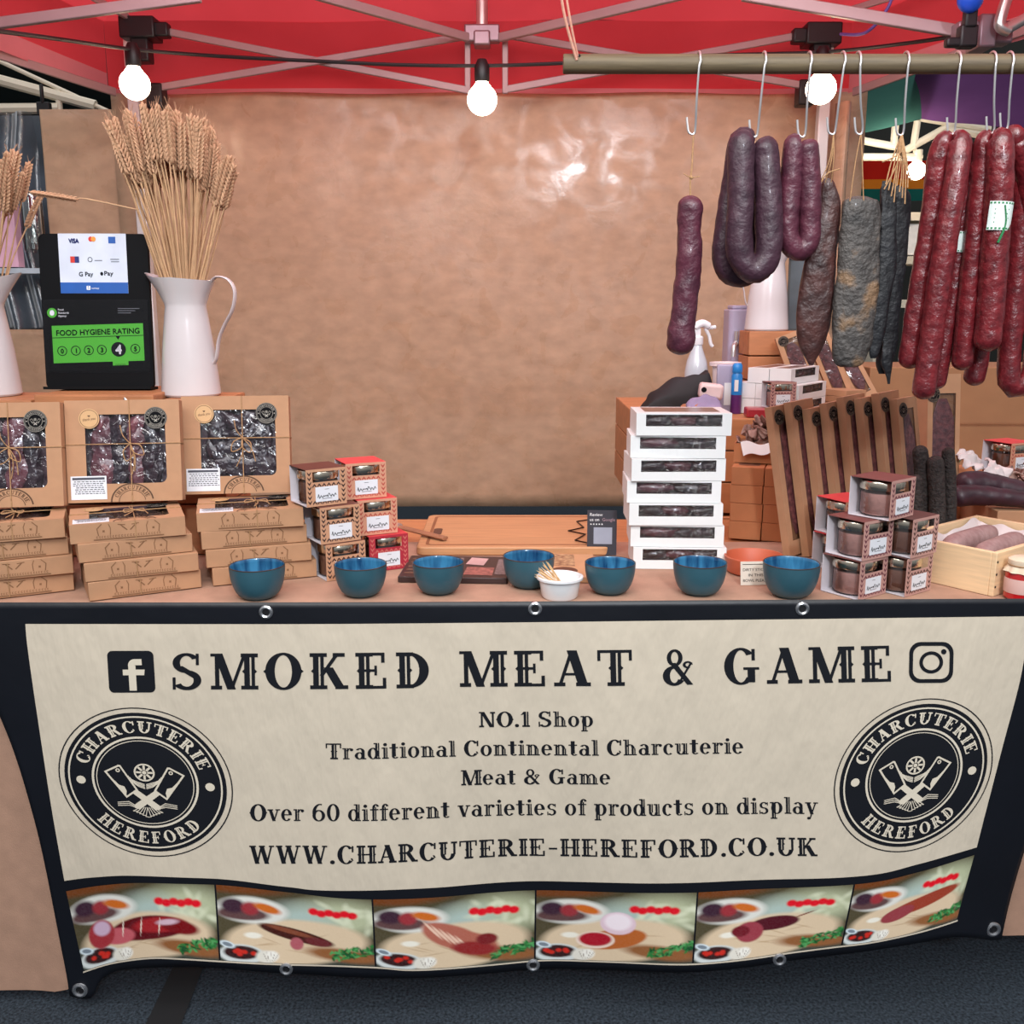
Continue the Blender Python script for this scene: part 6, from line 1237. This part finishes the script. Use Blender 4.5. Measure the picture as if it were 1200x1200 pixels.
# red salami bunches
t = thing('red_salami', 'pair of very long glossy red salami draped over one hook', 'salami', HB_[6]); o0 = HB_[6]
sausage([p - o0 for p in Yp([(1117, 162, 0), (1108, 166, .004), (1100, 190, .008), (1093, 250, .012), (1081, 320, .014), (1072, 380, .014), (1065, 432, .014)])], lambda s: k_ * (13.2 + .3 * math.sin(9 * s)), REDS, 'salami', None, parent=t, seed=11)
sausage([p - o0 for p in Yp([(1116, 163, -.004), (1124, 166, -.01), (1122, 200, -.02), (1112, 260, -.024), (1101, 330, -.024), (1091, 400, -.024), (1081, 468, -.024)])], lambda s: k_ * (13.0 + .6 * s), REDS, 'salami', None, parent=t, seed=12)
sausage([p - o0 for p in Yp([(1118, 164, .01), (1128, 172, .024), (1127, 230, .03), (1120, 320, .032), (1106, 400, .032), (1096, 456, .032)])], lambda s: k_ * 11.5, REDS, 'salami', None, parent=t, seed=13)
LBL = mat('tag_white', (214, 226, 222), .4); LBG = mat('tag_green', (36, 120, 72), .4)
def meat_label(par, px, py, r, org, dy, hgt=.042):
    c = atY(px, py, HY + dy) - org; b = MB(); b.M = Matrix.Translation(c) @ Matrix.Rotation(R(3), 4, 'Y')
    b.grid(lambda u, v: (r * math.sin((u - .5) * 2.1), -r * math.cos((u - .5) * 2.1), (v - .5) * hgt), 14, 4); lb = b.build('paper_label', LBL, par)
    b = MB(); b.M = Matrix.Translation(c) @ Matrix.Rotation(R(3), 4, 'Y'); rr = r + .0005
    g = lambda x, z: (rr * math.sin(x), -rr * math.cos(x), z)
    for k in range(8):
        for z in (-.47, .41): x = -1.0 + .26 * k; b.add([g(x, z * hgt), g(x + .14, z * hgt), g(x + .14, (z + .06) * hgt), g(x, (z + .06) * hgt)], [(0, 1, 2, 3)])
    for k in range(4): b.add([g(-.6, (-.25 + .15 * k) * hgt), g(.3 + .1 * (k % 2), (-.25 + .15 * k) * hgt), g(.3 + .1 * (k % 2), (-.21 + .15 * k) * hgt), g(-.6, (-.21 + .15 * k) * hgt)], [(0, 1, 2, 3)])
    b.build('label_print', LBG, lb, smooth=0)
meat_label(t, 1121, 284, k_ * 12.3, o0, .031, .034)
t = thing('red_salami', 'bunch of red salami with a white and green paper label', 'salami', HB_[7]); o0 = HB_[7]
sausage([p - o0 for p in Yp([(1164, 160, 0), (1155, 166, .006), (1150, 200, .008), (1142, 280, .008), (1134, 360, .008), (1127, 434, .008)])], lambda s: k_ * 12.3, REDS, 'salami', None, parent=t, seed=21)
sausage([p - o0 for p in Yp([(1164, 160, -.006), (1171, 164, -.014), (1172, 200, -.02), (1167, 280, -.02), (1162, 350, -.02), (1156, 412, -.02)])], lambda s: k_ * (15 + .6 * s), REDS, 'salami', None, parent=t, seed=22)
sausage([p - o0 for p in Yp([(1165, 163, .012), (1162, 200, .036), (1157, 300, .042), (1149, 400, .042), (1140, 452, .04)])], lambda s: k_ * 12.5, REDS, 'salami', None, parent=t, seed=23)
meat_label(t, 1168, 254, k_ * 15.9, o0, -.021, .046)
b = MB(); c = atY(1178, 240, HY - .045) - o0; b.tube(spline([c, c + Vector((.004, 0, -.03)), c + Vector((-.006, 0, -.06))], 6), [.0012] * 8 + [.002] * 5, 6); b.build('green_tie', LBG, t)
t = thing('red_salami', 'red salami curving into a U at the far right edge', 'salami', HB_[8]); o0 = HB_[8]
sausage([p - o0 for p in Yp([(1180, 158, 0), (1190, 164, .01), (1196, 200, .03), (1195, 280, .036), (1190, 340, .036), (1184, 400, .034), (1182, 436, .032), (1184, 452, .03), (1198, 452, .03), (1212, 430, .03), (1216, 340, .03), (1206, 220, .02), (1190, 160, .006)])], lambda s: k_ * 13.5, REDS, 'salami', None, parent=t, seed=31)
